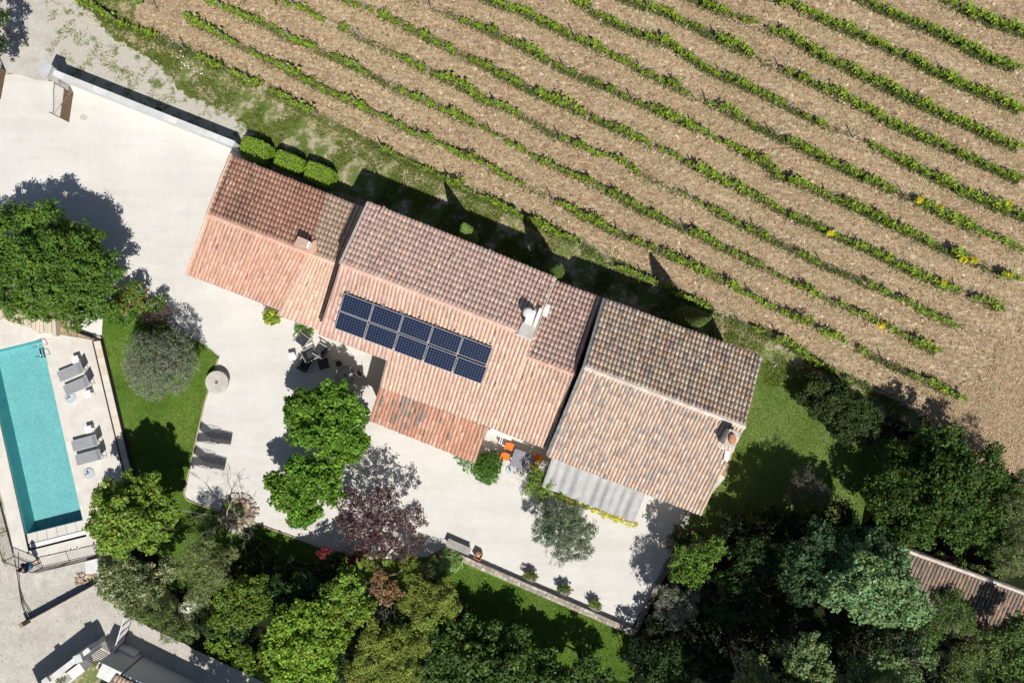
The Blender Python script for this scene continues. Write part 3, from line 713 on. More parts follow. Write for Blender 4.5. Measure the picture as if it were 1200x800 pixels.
# chimneys
# small pink chimney on the west wing
e = (A_NL - A_NR).normalized(); rzA = math.atan2((P(457, 262) - P(271, 182)).y, (P(457, 262) - P(271, 182)).x)
c = P(354, 285.5, 4.35)
mb = MB().box(c - Vector((0, 0, .55)), (.58, .52, 1.3), rzA, (1.05, .82, .76)); ch = mb.obj('chimney', M['mortar'], house, True); ch['label'] = 'small pink square chimney on the west wing'
MB().box(c + Vector((0, 0, .13)), (.68, .62, .07), rzA, (1.0, .78, .72)).obj('cap', M['mortar'], ch, True)
MB().box(P(361, 287, 4.2), (.26, .42, .5), rzA).obj('vent_box', M['white'], ch, True)
MB().slab([P(348, 288, 3.98), P(371, 281, 3.8), P(371, 297, 3.85), P(362, 297, 3.93)], .1, (1.1, .8, .68)).obj('flashing', M['mortar'], ch, True)
# old whitewashed round-backed chimney on the middle wing
base = MB().slab([P(621, 359, 5.86), P(635, 364, 5.84), P(623, 398, 6.24), P(606, 391.5, 6.26)], .25).obj('chimney', M['concrete'], house, True)
base['label'] = 'old whitewashed chimney with a rounded back on a lichen stained pad'
rz2 = math.atan2(P(622, 397).y - P(634, 365).y, P(622, 397).x - P(634, 365).x)
c = P(621, 372, 6.1)
MB().box(c + Vector((0, 0, .05)), (.85, .42, .9), rz2, (1, 1, 1)).obj('stack', M['white_wall'], base, True)
MB().lathe([(.30, -.5), (.30, .45), (.24, .58), (.12, .62)], P(618.5, 366.5, 6.2), 16).obj('flue', M['white_wall'], base, True, True)
MB().box(P(630, 372, 5.98), (1.1, .18, .3), rz2).obj('parapet', M['white_wall'], base, True)
MB().box(P(614, 394.5, 6.17), (.95, .10, .12), rz2 + math.pi / 2).obj('flashing', M['white_wall'], base, True)
# vent skylight
MB().slab([P(639, 355.5, 5.3), P(645.5, 358, 5.3), P(641.5, 371, 5.5), P(635.3, 368.5, 5.5)], .14).obj('skylight', M['white'], house, True)
# boxy zinc chimney on the east wing
rzC = math.atan2(P(873, 500).y - P(685, 430).y, P(873, 500).x - P(685, 430).x)
c = P(857, 513.5, 7.1)
ch = MB().box(c - Vector((0, 0, .75)), (.50, .86, 1.5), rzC).obj('chimney', M['zinc'], house, True); ch['label'] = 'tall boxy zinc clad chimney with a red brown oval flue cover'
MB().box(c + Vector((0, 0, .03)), (.56, .92, .07), rzC).obj('cap', M['concrete'], ch, True)
MB().lathe([(.20, 0), (.20, .12), (.13, .18), (.05, .2)], c + Vector((.0, .0, .06)), 18, None, 1.6).obj('flue_cover', M['terracotta'], ch, True, True)
MB().box(P(850, 523, 5.9), (.75, .35, .25), rzC).obj('flashing', M['white_wall'], ch, True)
MB().slab([P(850, 527, 6.1), P(856, 529, 6.1), P(853, 541, 5.9), P(848, 539, 5.9)], .06).obj('mortar_patch', M['white_wall'], ch, True)

# ---------------------------------------------------------------- solar panels (ten, in two rows of five on the south slope)
q4 = [P(405, 342, 5.68), P(578, 404.5, 5.68), P(393, 383, 4.98), P(565.5, 450, 4.98)]
qa = [np.array(v) for v in q4]
def panel_mesh():
    return None
nrmP = (q4[1] - q4[0]).cross(q4[2] - q4[0]).normalized(); nrmP = nrmP if nrmP.z > 0 else -nrmP
words = ('first', 'second', 'third', 'fourth', 'fifth')
w_ = (q4[1] - q4[0]).length / 5; h_ = (q4[2] - q4[0]).length / 2
ex = ((q4[1] - q4[0]) + (q4[3] - q4[2])).normalized(); ey = nrmP.cross(ex).normalized()
fr, bs, ce = MB(), MB(), MB(); PW, PH = w_ - .035, h_ - .03
for s in (-1, 1):
    fr.box((s * (PW / 2 - .012), 0, 0), (.024, PH, .04)); fr.box((0, s * (PH / 2 - .012), .0005), (PW - .048, .024, .04))
bs.box((0, 0, -.004), (PW - .049, PH - .049, .03))
nx, ny = 10, 6; cw, chh = (PW - .09) / nx, (PH - .09) / ny
for i in range(nx):
    for j in range(ny):
        cx, cy = -(PW - .09) / 2 + cw * (i + .5), -(PH - .09) / 2 + chh * (j + .5); a, b = cw / 2 - .010, chh / 2 - .010; k = .03
        ce.add([(cx - a + k, cy - b, .013), (cx + a - k, cy - b, .013), (cx + a, cy - b + k, .013), (cx + a, cy + b - k, .013), (cx + a - k, cy + b, .013), (cx - a + k, cy + b, .013), (cx - a, cy + b - k, .013), (cx - a, cy - b + k, .013)], [tuple(range(8))])
mfr, mbs, mce = fr.mesh('frame', M['frame_alu']), bs.mesh('backsheet', M['backsheet']), ce.mesh('cells', M['cell'])
Rp = Matrix((ex, ey, nrmP)).transposed().to_4x4()
for r in range(2):
    for c_ in range(5):
        ce_ = bil(qa, np.array((c_ + .5) / 5), np.array((r + .5) / 2)); pos = Vector([float(v) for v in ce_]) + nrmP * .22
        t = thing('solar_panel', f"{words[c_]} dark blue solar panel from the left in the {'upper' if r == 0 else 'lower'} row on the roof", 'solar panel', pos, group='solar panels in two rows on the south roof slope')
        t.matrix_world = Matrix.Translation(pos) @ Rp
        for nm_, m_ in (('frame', mfr), ('backsheet', mbs), ('cells', mce)):
            o = link(nm_, m_, t)
            if nm_ == 'cells': o['kind'] = 'stuff'
rack = MB()
for v in (.14, .40, .60, .86):
    a = Vector([float(x) for x in bil(qa, np.array(-.022), np.array(v))]) + nrmP * .17; b = Vector([float(x) for x in bil(qa, np.array(1.012), np.array(v))]) + nrmP * .17
    rack.tube([a, b], .022, 4)
for u in np.linspace(.02, .98, 9):
    for v in (-.012,):
        p = Vector([float(x) for x in bil(qa, np.array(u), np.array(v))]) + nrmP * .1; rack.box(p, (.07, .07, .2), rzC)
tag(rack.obj('panel_rack', M['frame_alu']), 'thin aluminium rails under the solar panels, ends showing at the left', 'rack')

# ---------------------------------------------------------------- pool and its terrace
pc = P(40, 510)
pool = thing('swimming_pool', 'long turquoise swimming pool cut by the left edge of the picture', 'swimming pool', (pc.x, pc.y, 0))
D = 1.05
inner = [P(*p) for p in POOL]
top = .03
lo = [Vector((p.x, p.y, -D)) for p in inner]; hi = [Vector((p.x, p.y, top)) for p in inner]
mb = MB(); mb.add(lo + hi, [(0, 1, 5, 4), (1, 2, 6, 5), (3, 0, 4, 7)]); mb.add([lo[2], lo[3], Vector((hi[3].x, hi[3].y, -.16)), Vector((hi[2].x, hi[2].y, -.16))], [(0, 1, 2, 3)])
w = mb.obj('pool_wall', M['pool_wall'], pool, True)
mb = MB(); mb.add(lo, [(0, 1, 2, 3)]); mb.obj('pool_floor', M['pool_floor'], pool, True)
wz = -.13
mb = MB(); mb.add([Vector((p.x, p.y, wz)) for p in inner], [(0, 1, 2, 3)]); mb.obj('water', M['water'], pool, True)
# shallow end box: submerged looking pale ledge, cover slats, dark slot
E0, E1, E2, E3 = P(30, 626), P(98.5, 609), P(102, 627.5), P(33.5, 645)
def lz(v, z): return Vector((v.x, v.y, z))
def el(u, v): return E0.lerp(E1, u).lerp(E3.lerp(E2, u), v)
for i in range(6):
    a, b = i / 6, (i + 1) / 6 - .006
    MB().slab([lz(el(a, 0), -.115), lz(el(b, 0), -.115), lz(el(b, .60), -.115), lz(el(a, .60), -.115)], .05, (.93 + .02 * (i % 3),) * 3).obj('ledge_slab', M['stone_pale'], pool, True)
for i in range(5):
    v0 = .64 + i * .054
    MB().slab([lz(el(.02, v0), -.085), lz(el(1, v0), -.085), lz(el(1, v0 + .047), -.085), lz(el(.02, v0 + .047), -.085)], .04).obj('cover_slat', M['white'], pool, True)
mb = MB(); mb.add([lz(E3, top), lz(E2, top), lz(E1, top), lz(E0, top), lz(E3, -.6), lz(E2, -.6), lz(E1, -.6), lz(E0, -.6)], [(0, 1, 5, 4), (1, 2, 6, 5), (3, 0, 4, 7), (4, 5, 6, 7)])
mb.obj('cover_pit', M['cushion'], pool, True)

def clip(poly, reg):
    """Sutherland-Hodgman, reg convex, both lists of (x, y)"""
    n = len(reg); ar = sum(reg[i][0] * reg[(i + 1) % n][1] - reg[(i + 1) % n][0] * reg[i][1] for i in range(n))
    if ar < 0: reg = reg[::-1]
    out = poly
    for i in range(n):
        a, b = reg[i], reg[(i + 1) % n]; inp, out = out, []
        side = lambda p: (b[0] - a[0]) * (p[1] - a[1]) - (b[1] - a[1]) * (p[0] - a[0])
        for k in range(len(inp)):
            p, q = inp[k - 1], inp[k]; sp, sq = side(p), side(q)
            if (sp >= 0) != (sq >= 0):
                t = sp / (sp - sq); out.append((p[0] + t * (q[0] - p[0]), p[1] + t * (q[1] - p[1])))
            if sq >= 0: out.append(q)
        if not out: return []
    return out
deck = thing('pool_terrace', 'pale stone slab terrace all round the swimming pool', 'terrace', (pc.x, pc.y, 0)); deck['kind'] = 'structure'
del deck['category']; del deck['label']
bm_ = MB()
DECK = [[(49.5, 397), (114, 399), (160, 592), (102, 628)], [(-60, 372), (10, 374), (72, 392), (49.5, 397), (-60, 424)], [(72, 392), (114, 399), (49.5, 397)], [(-34, 417), (-18, 413.5), (33.5, 645), (18, 651)], [(33.5, 645), (102, 628), (113, 650), (51, 664), (18, 651)], [(102, 628), (160, 592), (150, 650), (113, 650)]]
for reg in DECK: bm_.prism(P2(reg), 0.0, .022)
bm_.obj('terrace_base', M['stone_pale'], deck, True)
ax = (P(98.5, 609) - P(30, 626)).normalized(); ay = Vector((-ax.y, ax.x, 0)); o0 = P(49.5, 397)
sz = (1.25, .85)
for reg in DECK:
    rp = P2(reg); us = [(Vector((x, y, 0)) - o0).dot(ax) for x, y in rp]; vs = [(Vector((x, y, 0)) - o0).dot(ay) for x, y in rp]
    for i in range(math.floor(min(us) / sz[0]), math.ceil(max(us) / sz[0])):
        for j in range(math.floor(min(vs) / sz[1]), math.ceil(max(vs) / sz[1])):
            g_ = .002; off = (j % 2) * sz[0] * .5
            c4 = [o0 + ax * (sz[0] * (i + a) + off - (a * 2 - 1) * g_) + ay * (sz[1] * (j + b) - (b * 2 - 1) * g_) for a, b in ((0, 0), (1, 0), (1, 1), (0, 1))]
            pl = clip([(v.x, v.y) for v in c4], rp)
            if len(pl) >= 3:
                a2 = abs(sum(pl[k - 1][0] * pl[k][1] - pl[k][0] * pl[k - 1][1] for k in range(len(pl)))) / 2
                if a2 > .03:
                    t_ = random.uniform(.955, 1.0); MB().prism(pl, .022, .05 + random.uniform(0, .002), (t_, t_ * random.uniform(.985, 1), t_ * random.uniform(.96, .99))).obj('paving_slab', M['stone_pale'], deck, True)
# raised stone border between terrace and west lawn
bd = thing('stone_border', 'raised cream stone border with rusty stains between the pool terrace and the lawn', 'border', P(134, 475))
A0, A1, B0, B1 = P(112.6, 400), P(152, 566), P(120.8, 399), P(160, 564)
n = 17
for i in range(n):
    a, b = i / n, (i + .985) / n
    q = [A0.lerp(A1, a), A0.lerp(A1, b), B0.lerp(B1, b), B0.lerp(B1, a)]
    c_ = random.choice([(1.08, 1.12, 1.2), (1.1, 1.15, 1.25), (1.05, 1.06, 1.08), (1.04, .96, .90), (1.12, 1.16, 1.25)])
    MB().prism([(v.x, v.y) for v in q], 0, .28 + random.uniform(-.004, .004), c_).obj('border_stone', M['stone_cream'], bd, True)
for a, b, nm_ in ((P(112, 399), P(151.5, 566), 'thin black strip drawn as the step shadow along the terrace side of the stone border'), (P(121.5, 398), P(160.8, 564), 'thin black edging strip along the lawn side of the stone border')):
    d = b - a; m2 = MB(); m2.box((a + b) / 2 + Vector((0, 0, .19)), (d.length, .035, .38), math.atan2(d.y, d.x))
    tag(m2.obj('edge_strip', M['dark_metal']), nm_, 'edging strip')  # dark strips; the terrace side one draws the step's gap and shadow line
a, b = P(92, 388.5), P(121, 398.5); d = b - a
t = thing('low_gate', 'low black metal gate at the top right corner of the pool terrace', 'gate', a)
m2 = MB(); m2.box((a + b) / 2 + Vector((0, 0, .42)), (d.length, .05, .06), math.atan2(d.y, d.x)); m2.box((a + b) / 2 + Vector((0, 0, .12)), (d.length, .05, .06), math.atan2(d.y, d.x)); m2.box(a.lerp(b, .35) + Vector((0, 0, .25)), (d.length * .68, .03, .44), math.atan2(d.y, d.x))
m2.obj('gate_frame', M['dark_metal'], t, True)
for u in (0, .75, 1): MB().box(a.lerp(b, u) + Vector((0, 0, .28)), (.07, .07, .56)).obj('post', M['dark_metal'], t, True)
sheet('white_path', [(98, 368), (111, 362), (121, 373), (119.5, 397), (95, 388)], .05, M['path_white'], 0)
# upright stones edging the planting bed above the pool
t = thing('stone_palisade', 'row of upright sandstone blocks half hidden under the big tree above the pool', 'stone edging', P(38, 375))
ys = [(362, 0), (364, 0), (366, 0), (368, 0), (369, 0), (371, 0), (373, 0), (375, 0), (378, 0), (380, 0), (381, 0), (382, 0), (383, 0), (384, 0)]
for i, (yy, _) in enumerate(ys):
    xx = 5.5 + i * 4.85; c_ = random.choice([(1, 1, 1), (1.1, 1.08, 1.05), (1.0, .93, .85), (.9, .86, .82)])
    h = .42 + random.uniform(-.05, .05)
    o = MB().box(P(xx, yy) + Vector((0, 0, h / 2)), (.235, 1.05 + random.uniform(-.15, .15), h), math.radians(random.uniform(-1, 5)), c_).obj('stone_block', M['stone_cream'], t, True, bevel=.02)
MB().box(P(89, 384) + Vector((0, 0, .2)), (.5, .55, .4), .05, (.95, .9, .84)).obj('stone_block', M['stone_cream'], t, True, bevel=.02)
# pool ladder
t = thing('pool_ladder', 'chrome ladder with two hooped handrails at the top right corner of the pool', 'ladder', P(52, 405))
for dx, dy in ((0, 0), (3, 11.5)):
    a, b = P(56.5 + dx, 403.5 + dy), P(42.5 + dx, 407 + dy); m2 = MB()
    pts = [a + Vector((0, 0, z)) for z in (.05, .55)] + [a.lerp(b, .12) + Vector((0, 0, .70)), a.lerp(b, .4) + Vector((0, 0, .74)), a.lerp(b, .75) + Vector((0, 0, .62)), a.lerp(b, .95) + Vector((0, 0, .25)), b + Vector((0, 0, -.3)), b + Vector((0, 0, -.95))]
    m2.tube(pts, .024, 8); m2.obj('handrail', M['steel'], t, True, True)
for z in (-.3, -.6, -.9): MB().box((P(42.5, 407) + P(45.5, 418.5)) / 2 + Vector((0, 0, z)), (.10, .60, .03), math.radians(14)).obj('step', M['steel'], t, True)
for x, y, k in ((58, 649.5, 'left'), (83, 642.5, 'middle'), (90.5, 640.3, 'right')):
    t = thing('skimmer_lid', f'{k} one of the three round white lids set in the slabs below the pool', 'lid', P(x, y, .05), group='round lids below the pool')
    MB().lathe([(.14, 0), (.14, .012), (.12, .018)], (0, 0, 0), 20).obj('lid_ring', M['white'], t)
    MB().lathe([(.065, .018), (.065, .026)], (0, 0, 0), 14).obj('lid_knob', M['wood'], t)

# ---------------------------------------------------------------- sun loungers by the pool
def lounger():
    t = thing('sun_lounger', '', 'sun lounger', group='grey sun loungers beside the pool')
    s = MB(); s.box((-.30, 0, .33), (1.36, .62, .03)); s.obj('seat', M['sling'], t)
    b = MB(); an = math.radians(42); L = .72
    b.box((.40 + math.cos(an) * L / 2, 0, .34 + math.sin(an) * L / 2), (L, .62, .03), 0, None, -an); b.obj('backrest', M['sling'], t)
    f = MB()
    for y in (-.335, .335):
        f.tube([(-1.0, y, .33), (.40, y, .33), (.62, y, .33)], .022, 6); f.tube([(.40, y * .98, .345), (.40 + math.cos(an) * L, y * .98, .345 + math.sin(an) * L)], .02, 6)
    f.tube([(-1.0, -.335, .33), (-1.0, .335, .33)], .022, 6); f.tube([(.40 + math.cos(an) * L, -.33, .345 + math.sin(an) * L), (.40 + math.cos(an) * L, .33, .345 + math.sin(an) * L)], .02, 6)
    f.obj('frame', M['sling_frame'], t)
    for x in (-.85, .55):
        for y in (-.32, .32): MB().tube([(x, y, .33), (x + (.05 if x > 0 else -.05), y, 0)], .02, 6).obj('leg', M['sling_frame'], t)
    MB().tube([(.62, .3, .33), (.80, .3, .05), (.80, -.3, .05), (.62, -.3, .33)], .015, 6).obj('back_stay', M['sling_frame'], t)
    return t
lg = lounger()
for i, (x, y, a, lab) in enumerate(((90, 434.5, 22, 'uppermost grey sun lounger by the pool, white table above it'), (97, 450.5, 23, 'second grey sun lounger from the top, just above the round parasol base'), (106.5, 517, 15, 'grey sun lounger in full sun in the lower pair by the pool'), (111, 533.5, 15, 'lowest grey sun lounger, its back in the tree shade'))):
    o = lg if i == 0 else copy_tree(lg); o.location = P(x, y, .0) + Vector((0, 0, .05)); o.rotation_euler[2] = math.radians(a); o['label'] = lab
def side_table(sz=.46, h=.42):
    t = thing('side_table', '', 'side table'); MB().box((0, 0, h), (sz, sz, .03)).obj('table_top', M['white'], t, bevel=.01)
    for a in (-1, 1):
        for b in (-1, 1): MB().tube([(a * sz * .43, b * sz * .43, h - .015), (a * sz * .46, b * sz * .46, 0)], .015, 5).obj('leg', M['white'], t)
    return t
st = side_table()
for i, (x, y, a, lab) in enumerate(((93.5, 421, 20, 'white square side table above the uppermost poolside lounger'), (107.8, 461, 20, 'white square side table below the second poolside lounger'), (108.5, 502, 15, 'white square side table above the lower pair of poolside loungers'), (344.5, 417, 12, 'small white side table with a glass beside the dark armchair on the court'))):
    o = st if i == 0 else copy_tree(st); o.location = P(x, y) + Vector((0, 0, .05 if i < 3 else .014)); o.rotation_euler[2] = math.radians(a); o['label'] = lab
    if i < 3: o['group'] = 'white side tables by the pool'
t = thing('drinking_glass', 'small blue grey glass standing on the white side table on the court', 'glass', P(345.5, 414, .45)); MB().lathe([(.03, 0), (.038, .1), (.03, .1), (.026, .01)], (0, 0, 0), 12).obj('cup', M['disc'], t)
def parasol_base(x, y, lab, hook=True, z=.05, r=.37):
    t = thing('parasol_base', lab, 'parasol base', P(x, y, z), group='empty round parasol bases')
    MB().lathe([(r, 0), (r, .04), (r * .94, .06), (.09, .075)], (0, 0, 0), 32).obj('base_disc', M['disc'], t, False, False)
    MB().lathe([(.045, .07), (.045, .38), (.03, .38), (.03, .1)], (0, 0, 0), 12).obj('socket', M['steel'], t)
    MB().tube([(0, .045, .3), (0, .12, .3), (.02, .15, .3)], .012, 5).obj('clamp_screw', M['dark_metal'], t)
parasol_base(82.5, 466, 'round grey parasol base without parasol below the upper pair of loungers')
parasol_base(104.5, 554.5, 'round grey parasol base beside the yellow green tree by the pool')
parasol_base(598, 550.5, 'round pale blue parasol base on the patio beside the orange chairs', r=.31, z=.10)

# railings
def railing(name, label, pts, h=1.05, sp=.135, mtl=None, z=.05, post=1.9):
    t = thing(name, label, 'railing', P(*pts[0])); pp = [P(*p) for p in pts]
    R1, R2, bars = MB(), MB(), MB(); nb = 0
    for a, b in zip(pp[:-1], pp[1:]):
        R1.tube([a + Vector((0, 0, z + h)), b + Vector((0, 0, z + h))], .03, 6); R2.tube([a + Vector((0, 0, z + .1)), b + Vector((0, 0, z + .1))], .022, 5)
        L = (b - a).length; k = int(L / sp)
        for i in range(1, k):
            p = a.lerp(b, i / k); bars.tube([p + Vector((0, 0, z + .1)), p + Vector((0, 0, z + h))], .012, 4); nb += 1
        m = max(1, round(L / post))
        for i in range(m + 1): MB().box(a.lerp(b, i / m) + Vector((0, 0, z + h / 2)), (.045, .045, h)).obj('post', mtl, t, True)
    R1.obj('top_rail', mtl, t, True); R2.obj('bottom_rail', mtl, t, True); o = bars.obj('bars', mtl, t, True); o['kind'] = 'stuff'
railing('pool_railing', 'dark iron bar railing round the lower left corner of the pool terrace', [(-22, 490), (2, 590), (18, 651), (51, 664), (114, 650), (150, 642)], mtl=M['dark_metal'])

# standing person at the corner of the railing
def person():
    t = thing('person', 'black haired person in dark clothes and blue shorts standing by the railing below the pool', 'person', P(45, 657.5, .05))
    ang = math.radians(205); R = Matrix.Rotation(ang, 3, 'Z')     # faces local +x
    def skin(name, verts, edges, rad, mtl, root=0, sub=2):
        me = bpy.data.meshes.new(name); me.from_pydata([R @ Vector(v) for v in verts], edges, []); me.materials.append(mtl)
        o = bpy.data.objects.new(name, me); COL.objects.link(o); o.parent = t
        m = o.modifiers.new('skin', 'SKIN')
        for i, v in enumerate(me.skin_vertices[0].data): v.radius = (rad[i][0], rad[i][1]) if hasattr(rad[i], '__len__') else (rad[i], rad[i]); v.use_root = (i == root)
        s = o.modifiers.new('subd', 'SUBSURF'); s.levels = s.render_levels = sub; return o
    V = [(0, 0, .95), (0, 0, 1.12), (.01, 0, 1.32), (.0, 0, 1.46), (.01, 0, 1.52), (.02, 0, 1.60), (.03, 0, 1.70), (.025, 0, 1.76),   # trunk + head
         (0, .10, .90), (.03, .12, .50), (-.01, .13, .10), (.13, .15, .04),                     # left leg
         (0, -.10, .90), (-.02, -.12, .50), (-.05, -.13, .10), (.09, -.15, .04),               # right leg
         (0, .19, 1.40), (.02, .27, 1.14), (.24, .16, 1.10), (.30, .10, 1.11),                  # left arm bent forward
         (0, -.19, 1.40), (.02, -.27, 1.14), (.24, -.16, 1.10), (.30, -.10, 1.11)]
    E = [(0, 1), (1, 2), (2, 3), (3, 4), (4, 5), (5, 6), (6, 7), (0, 8), (8, 9), (9, 10), (10, 11), (0, 12), (12, 13), (13, 14), (14, 15), (3, 16), (16, 17), (17, 18), (18, 19), (3, 20), (20, 21), (21, 22), (22, 23)]
    rd = [(.12, .15), (.11, .14), (.115, .17), (.10, .15), .055, .07, (.10, .085), .07, .085, .06, .042, .035, .085, .06, .042, .035, .06, .045, .032, .028, .06, .045, .032, .028]
    skin('body', V, E, rd, M['skin'])
    skin('shirt', [(0, 0, .98), (0, 0, 1.15), (.01, 0, 1.33), (0, 0, 1.45), (0, .20, 1.40), (.02, .265, 1.20), (0, -.20, 1.40), (.02, -.265, 1.20)], [(0, 1), (1, 2), (2, 3), (3, 4), (4, 5), (3, 6), (6, 7)], [(.17, .20), (.165, .20), (.175, .24), (.14, .21), .11, .095, .11, .095], M['navy'])
    skin('shorts', [(0, 0, .98), (0, .105, .88), (.02, .12, .60), (0, -.105, .88), (-.01, -.12, .60)], [(0, 1), (1, 2), (0, 3), (3, 4)], [(.165, .19), .13, .115, .13, .115], M['denim'])
    skin('hair', [(-.045, 0, 1.62), (-.03, 0, 1.72), (.0, 0, 1.80), (.06, 0, 1.80)], [(0, 1), (1, 2), (2, 3)], [(.13, .14), (.15, .15), (.135, .13), .08], M['hair'])
    for s in (-1, 1):
        MB().lathe([(.02, -.012), (.022, 0), (.01, .014)], R @ Vector((.128, s * .035, 1.69)), 8).obj('eye', M['black'], t, False, True)
        MB().lathe([(.012, -.03), (.02, 0), (.012, .03)], R @ Vector((.02, s * .098, 1.68)), 8).obj('ear', M['skin'], t, False, True)
        shoe = MB(); c = R @ Vector((.05 if s > 0 else .01, s * .14, .045)); shoe.lathe([(.10, -.045), (.11, -.01), (.07, .04)], (0, 0, 0), 12, None, .45)
        so_ = shoe.obj('shoe', M['red'], t, False, True); so_.location = c; so_.rotation_euler[2] = ang; so_.scale = (1.35, 1, 1)
        for k in range(4):
            y0 = s * (.10 - .014 * k); skin('finger', [(.30, y0, 1.115), (.345 - .006 * abs(k - 1), y0 * .92, 1.125), (.365 - .008 * abs(k - 1), y0 * .8, 1.10)], [(0, 1), (1, 2)], [.010, .009, .007], M['skin'], sub=1)
        skin('thumb', [(.285, s * .085, 1.13), (.31, s * .06, 1.15), (.335, s * .045, 1.155)], [(0, 1), (1, 2)], [.012, .011, .008], M['skin'], sub=1)
    MB().lathe([(.012, -.02), (.018, 0), (.008, .025)], R @ Vector((.145, 0, 1.655)), 8).obj('nose', M['skin'], t, False, True)
    c = thing('remote_control', 'small dark remote control held by the person near the pool railing', 'remote', t.location + R @ Vector((.34, 0, 1.13)), ang)
    MB().box((0, 0, 0), (.10, .19, .04)).obj('case', M['black'], c, bevel=.01)
    for s in (-1, 1): MB().tube([(0.01, s * .055, .02), (0.01, s * .055, .045)], .006, 6).obj('stick', M['steel'], c)
    MB().box((.07, 0, .03), (.10, .15, .012)).obj('screen', M['glassy'], c)
person()

# ---------------------------------------------------------------- furniture on the court
def dark_lounger():
    t = thing('reclining_chair', '', 'recliner', group='charcoal recliners on the court')
    for a, b, c_, nm_ in ((-.42, .42, (.36, .36), 'seat'), (.42, .98, (.36, .30), 'footrest')):
        MB().slab([(a, -.27, c_[0]), (b, -.27, c_[1]), (b, .27, c_[1]), (a, .27, c_[0])], .015).obj(nm_, M['dark_sling'], t)
    MB().slab([(-.42, -.27, .38), (-.86, -.27, .98), (-.86, .27, .98), (-.42, .27, .38)], .015).obj('backrest', M['dark_sling'], t)
    MB().slab([(-.80, -.18, .93), (-.88, -.18, 1.03), (-.88, .18, 1.03), (-.80, .18, .93)], .05).obj('head_pillow', M['cushion'], t)
    f = MB()
    for y in (-.30, .30):
        f.tube([(-.88, y, 1.0), (-.44, y, .38), (.42, y, .37), (1.0, y, .31)], .014, 6)
        f.tube([(-.62, y * 1.08, .62), (-.3, y * 1.12, .66), (.1, y * 1.12, .60), (.25, y * 1.05, .37)], .016, 6)
        f.tube([(-.55, y, .02), (.35, y, .55)], .014, 6); f.tube([(.6, y, .02), (-.35, y, .6)], .014, 6)
    for x, z in ((-.88, 1.0), (1.0, .31), (-.55, .02), (.6, .02), (.42, .36)): f.tube([(x, -.30, z), (x, .30, z)], .014, 6)
    f.obj('frame', M['dark_metal'], t); return t
dl = dark_lounger()
for i, (x, y, a, lab) in enumerate(((255.5, 512, -9, 'upper one of the two charcoal mesh recliners on the court'), (248.5, 540.5, -13, 'lower one of the two charcoal mesh recliners, nearer the dead tree'))):
    o = dl if i == 0 else copy_tree(dl); o.location = P(x, y, .014); o.rotation_euler[2] = math.radians(a); o['label'] = lab

def armchair(cush, frm):
    t = thing('armchair', '', 'armchair', group='charcoal garden armchairs under the mulberry tree')
    MB().box((0, 0, .36), (.66, .60, .14)).obj('seat_cushion', cush, t, bevel=.03)
    MB().box((-.33, 0, .60), (.14, .60, .42), 0, None, math.radians(-14)).obj('back_cushion', cush, t, bevel=.03)
    for s in (-1, 1):
        MB().box((0, s * .40, .56), (.82, .07, .035)).obj('armrest', frm, t)
        for x in (-.37, .37): MB().box((x, s * .40, .27), (.045, .045, .54)).obj('leg', frm, t)
    MB().box((0, 0, .26), (.74, .76, .05)).obj('seat_frame', frm, t); MB().box((-.41, 0, .78), (.04, .80, .05)).obj('back_rail', frm, t)
    return t
acm = armchair(M['cushion'], M['wood_grey'])
for i, (x, y, a, lab) in enumerate(((356.5, 398, 232, 'charcoal cushioned armchair with a pale frame standing in the sun'), (366, 415, 28, 'charcoal armchair with one corner in the sun, below the sunlit armchair'), (379, 411, 148, 'charcoal armchair in the shade nearest the roof edge'), (360, 427, 62, 'charcoal armchair in the shade, leftmost of the shaded ones'))):
    o = acm if i == 0 else copy_tree(acm); o.location = P(x, y, .014); o.rotation_euler[2] = math.radians(a); o['label'] = lab
t = thing('coffee_table', 'square black low table in the shade between the armchairs and the round table', 'low table', P(381, 426, .014), math.radians(14))
MB().box((0, 0, .40), (.66, .66, .04)).obj('table_top', M['cushion'], t, bevel=.01)
for a in (-1, 1):
    for b in (-1, 1): MB().box((a * .28, b * .28, .19), (.05, .05, .38)).obj('leg', M['dark_metal'], t)
t = thing('round_table', 'round grey metal table with a dark ring near its rim above the mulberry tree', 'table', P(408, 439, .014))
MB().lathe([(.60, .70), (.68, .70), (.68, .74), (.60, .742)], (0, 0, 0), 40).obj('rim', M['wood_grey'], t)
MB().lathe([(.60, .715), (.60, .735), (.02, .738)], (0, 0, 0), 40).obj('table_top', M['table_top'], t)
MB().lathe([(.53, .739), (.53, .743), (.50, .743), (.50, .739)], (0, 0, 0), 40).obj('inlay_ring', M['black'], t)
MB().lathe([(.08, .738), (.08, .745), (.03, .747)], (0, 0, 0), 8).obj('centre_plate', M['dark_metal'], t)
MB().lathe([(.28, 0), (.26, .04), (.05, .08), (.045, .70)], (0, 0, 0), 16).obj('pedestal', M['dark_metal'], t)
def metal_chair():
    t = thing('garden_chair', '', 'chair', group='dark metal chairs at the round table')
    MB().lathe([(.20, .43), (.21, .45), (.19, .465)], (0, 0, 0), 16).obj('seat', M['dark_metal'], t)
    for a in (.8, 2.35, 3.93, 5.5): MB().tube([(.17 * math.cos(a), .17 * math.sin(a), .44), (.22 * math.cos(a), .22 * math.sin(a), 0)], .012, 5).obj('leg', M['dark_metal'], t)
    b = MB(); b.tube([(-.17, -.18, .44), (-.24, -.19, .85), (-.26, 0, .92), (-.24, .19, .85), (-.17, .18, .44)], .013, 6)
    for y in (-.09, 0, .09): b.tube([(-.19, y, .46), (-.255, y, .89)], .009, 4)
    b.obj('backrest', M['dark_metal'], t); return t
mc = metal_chair()
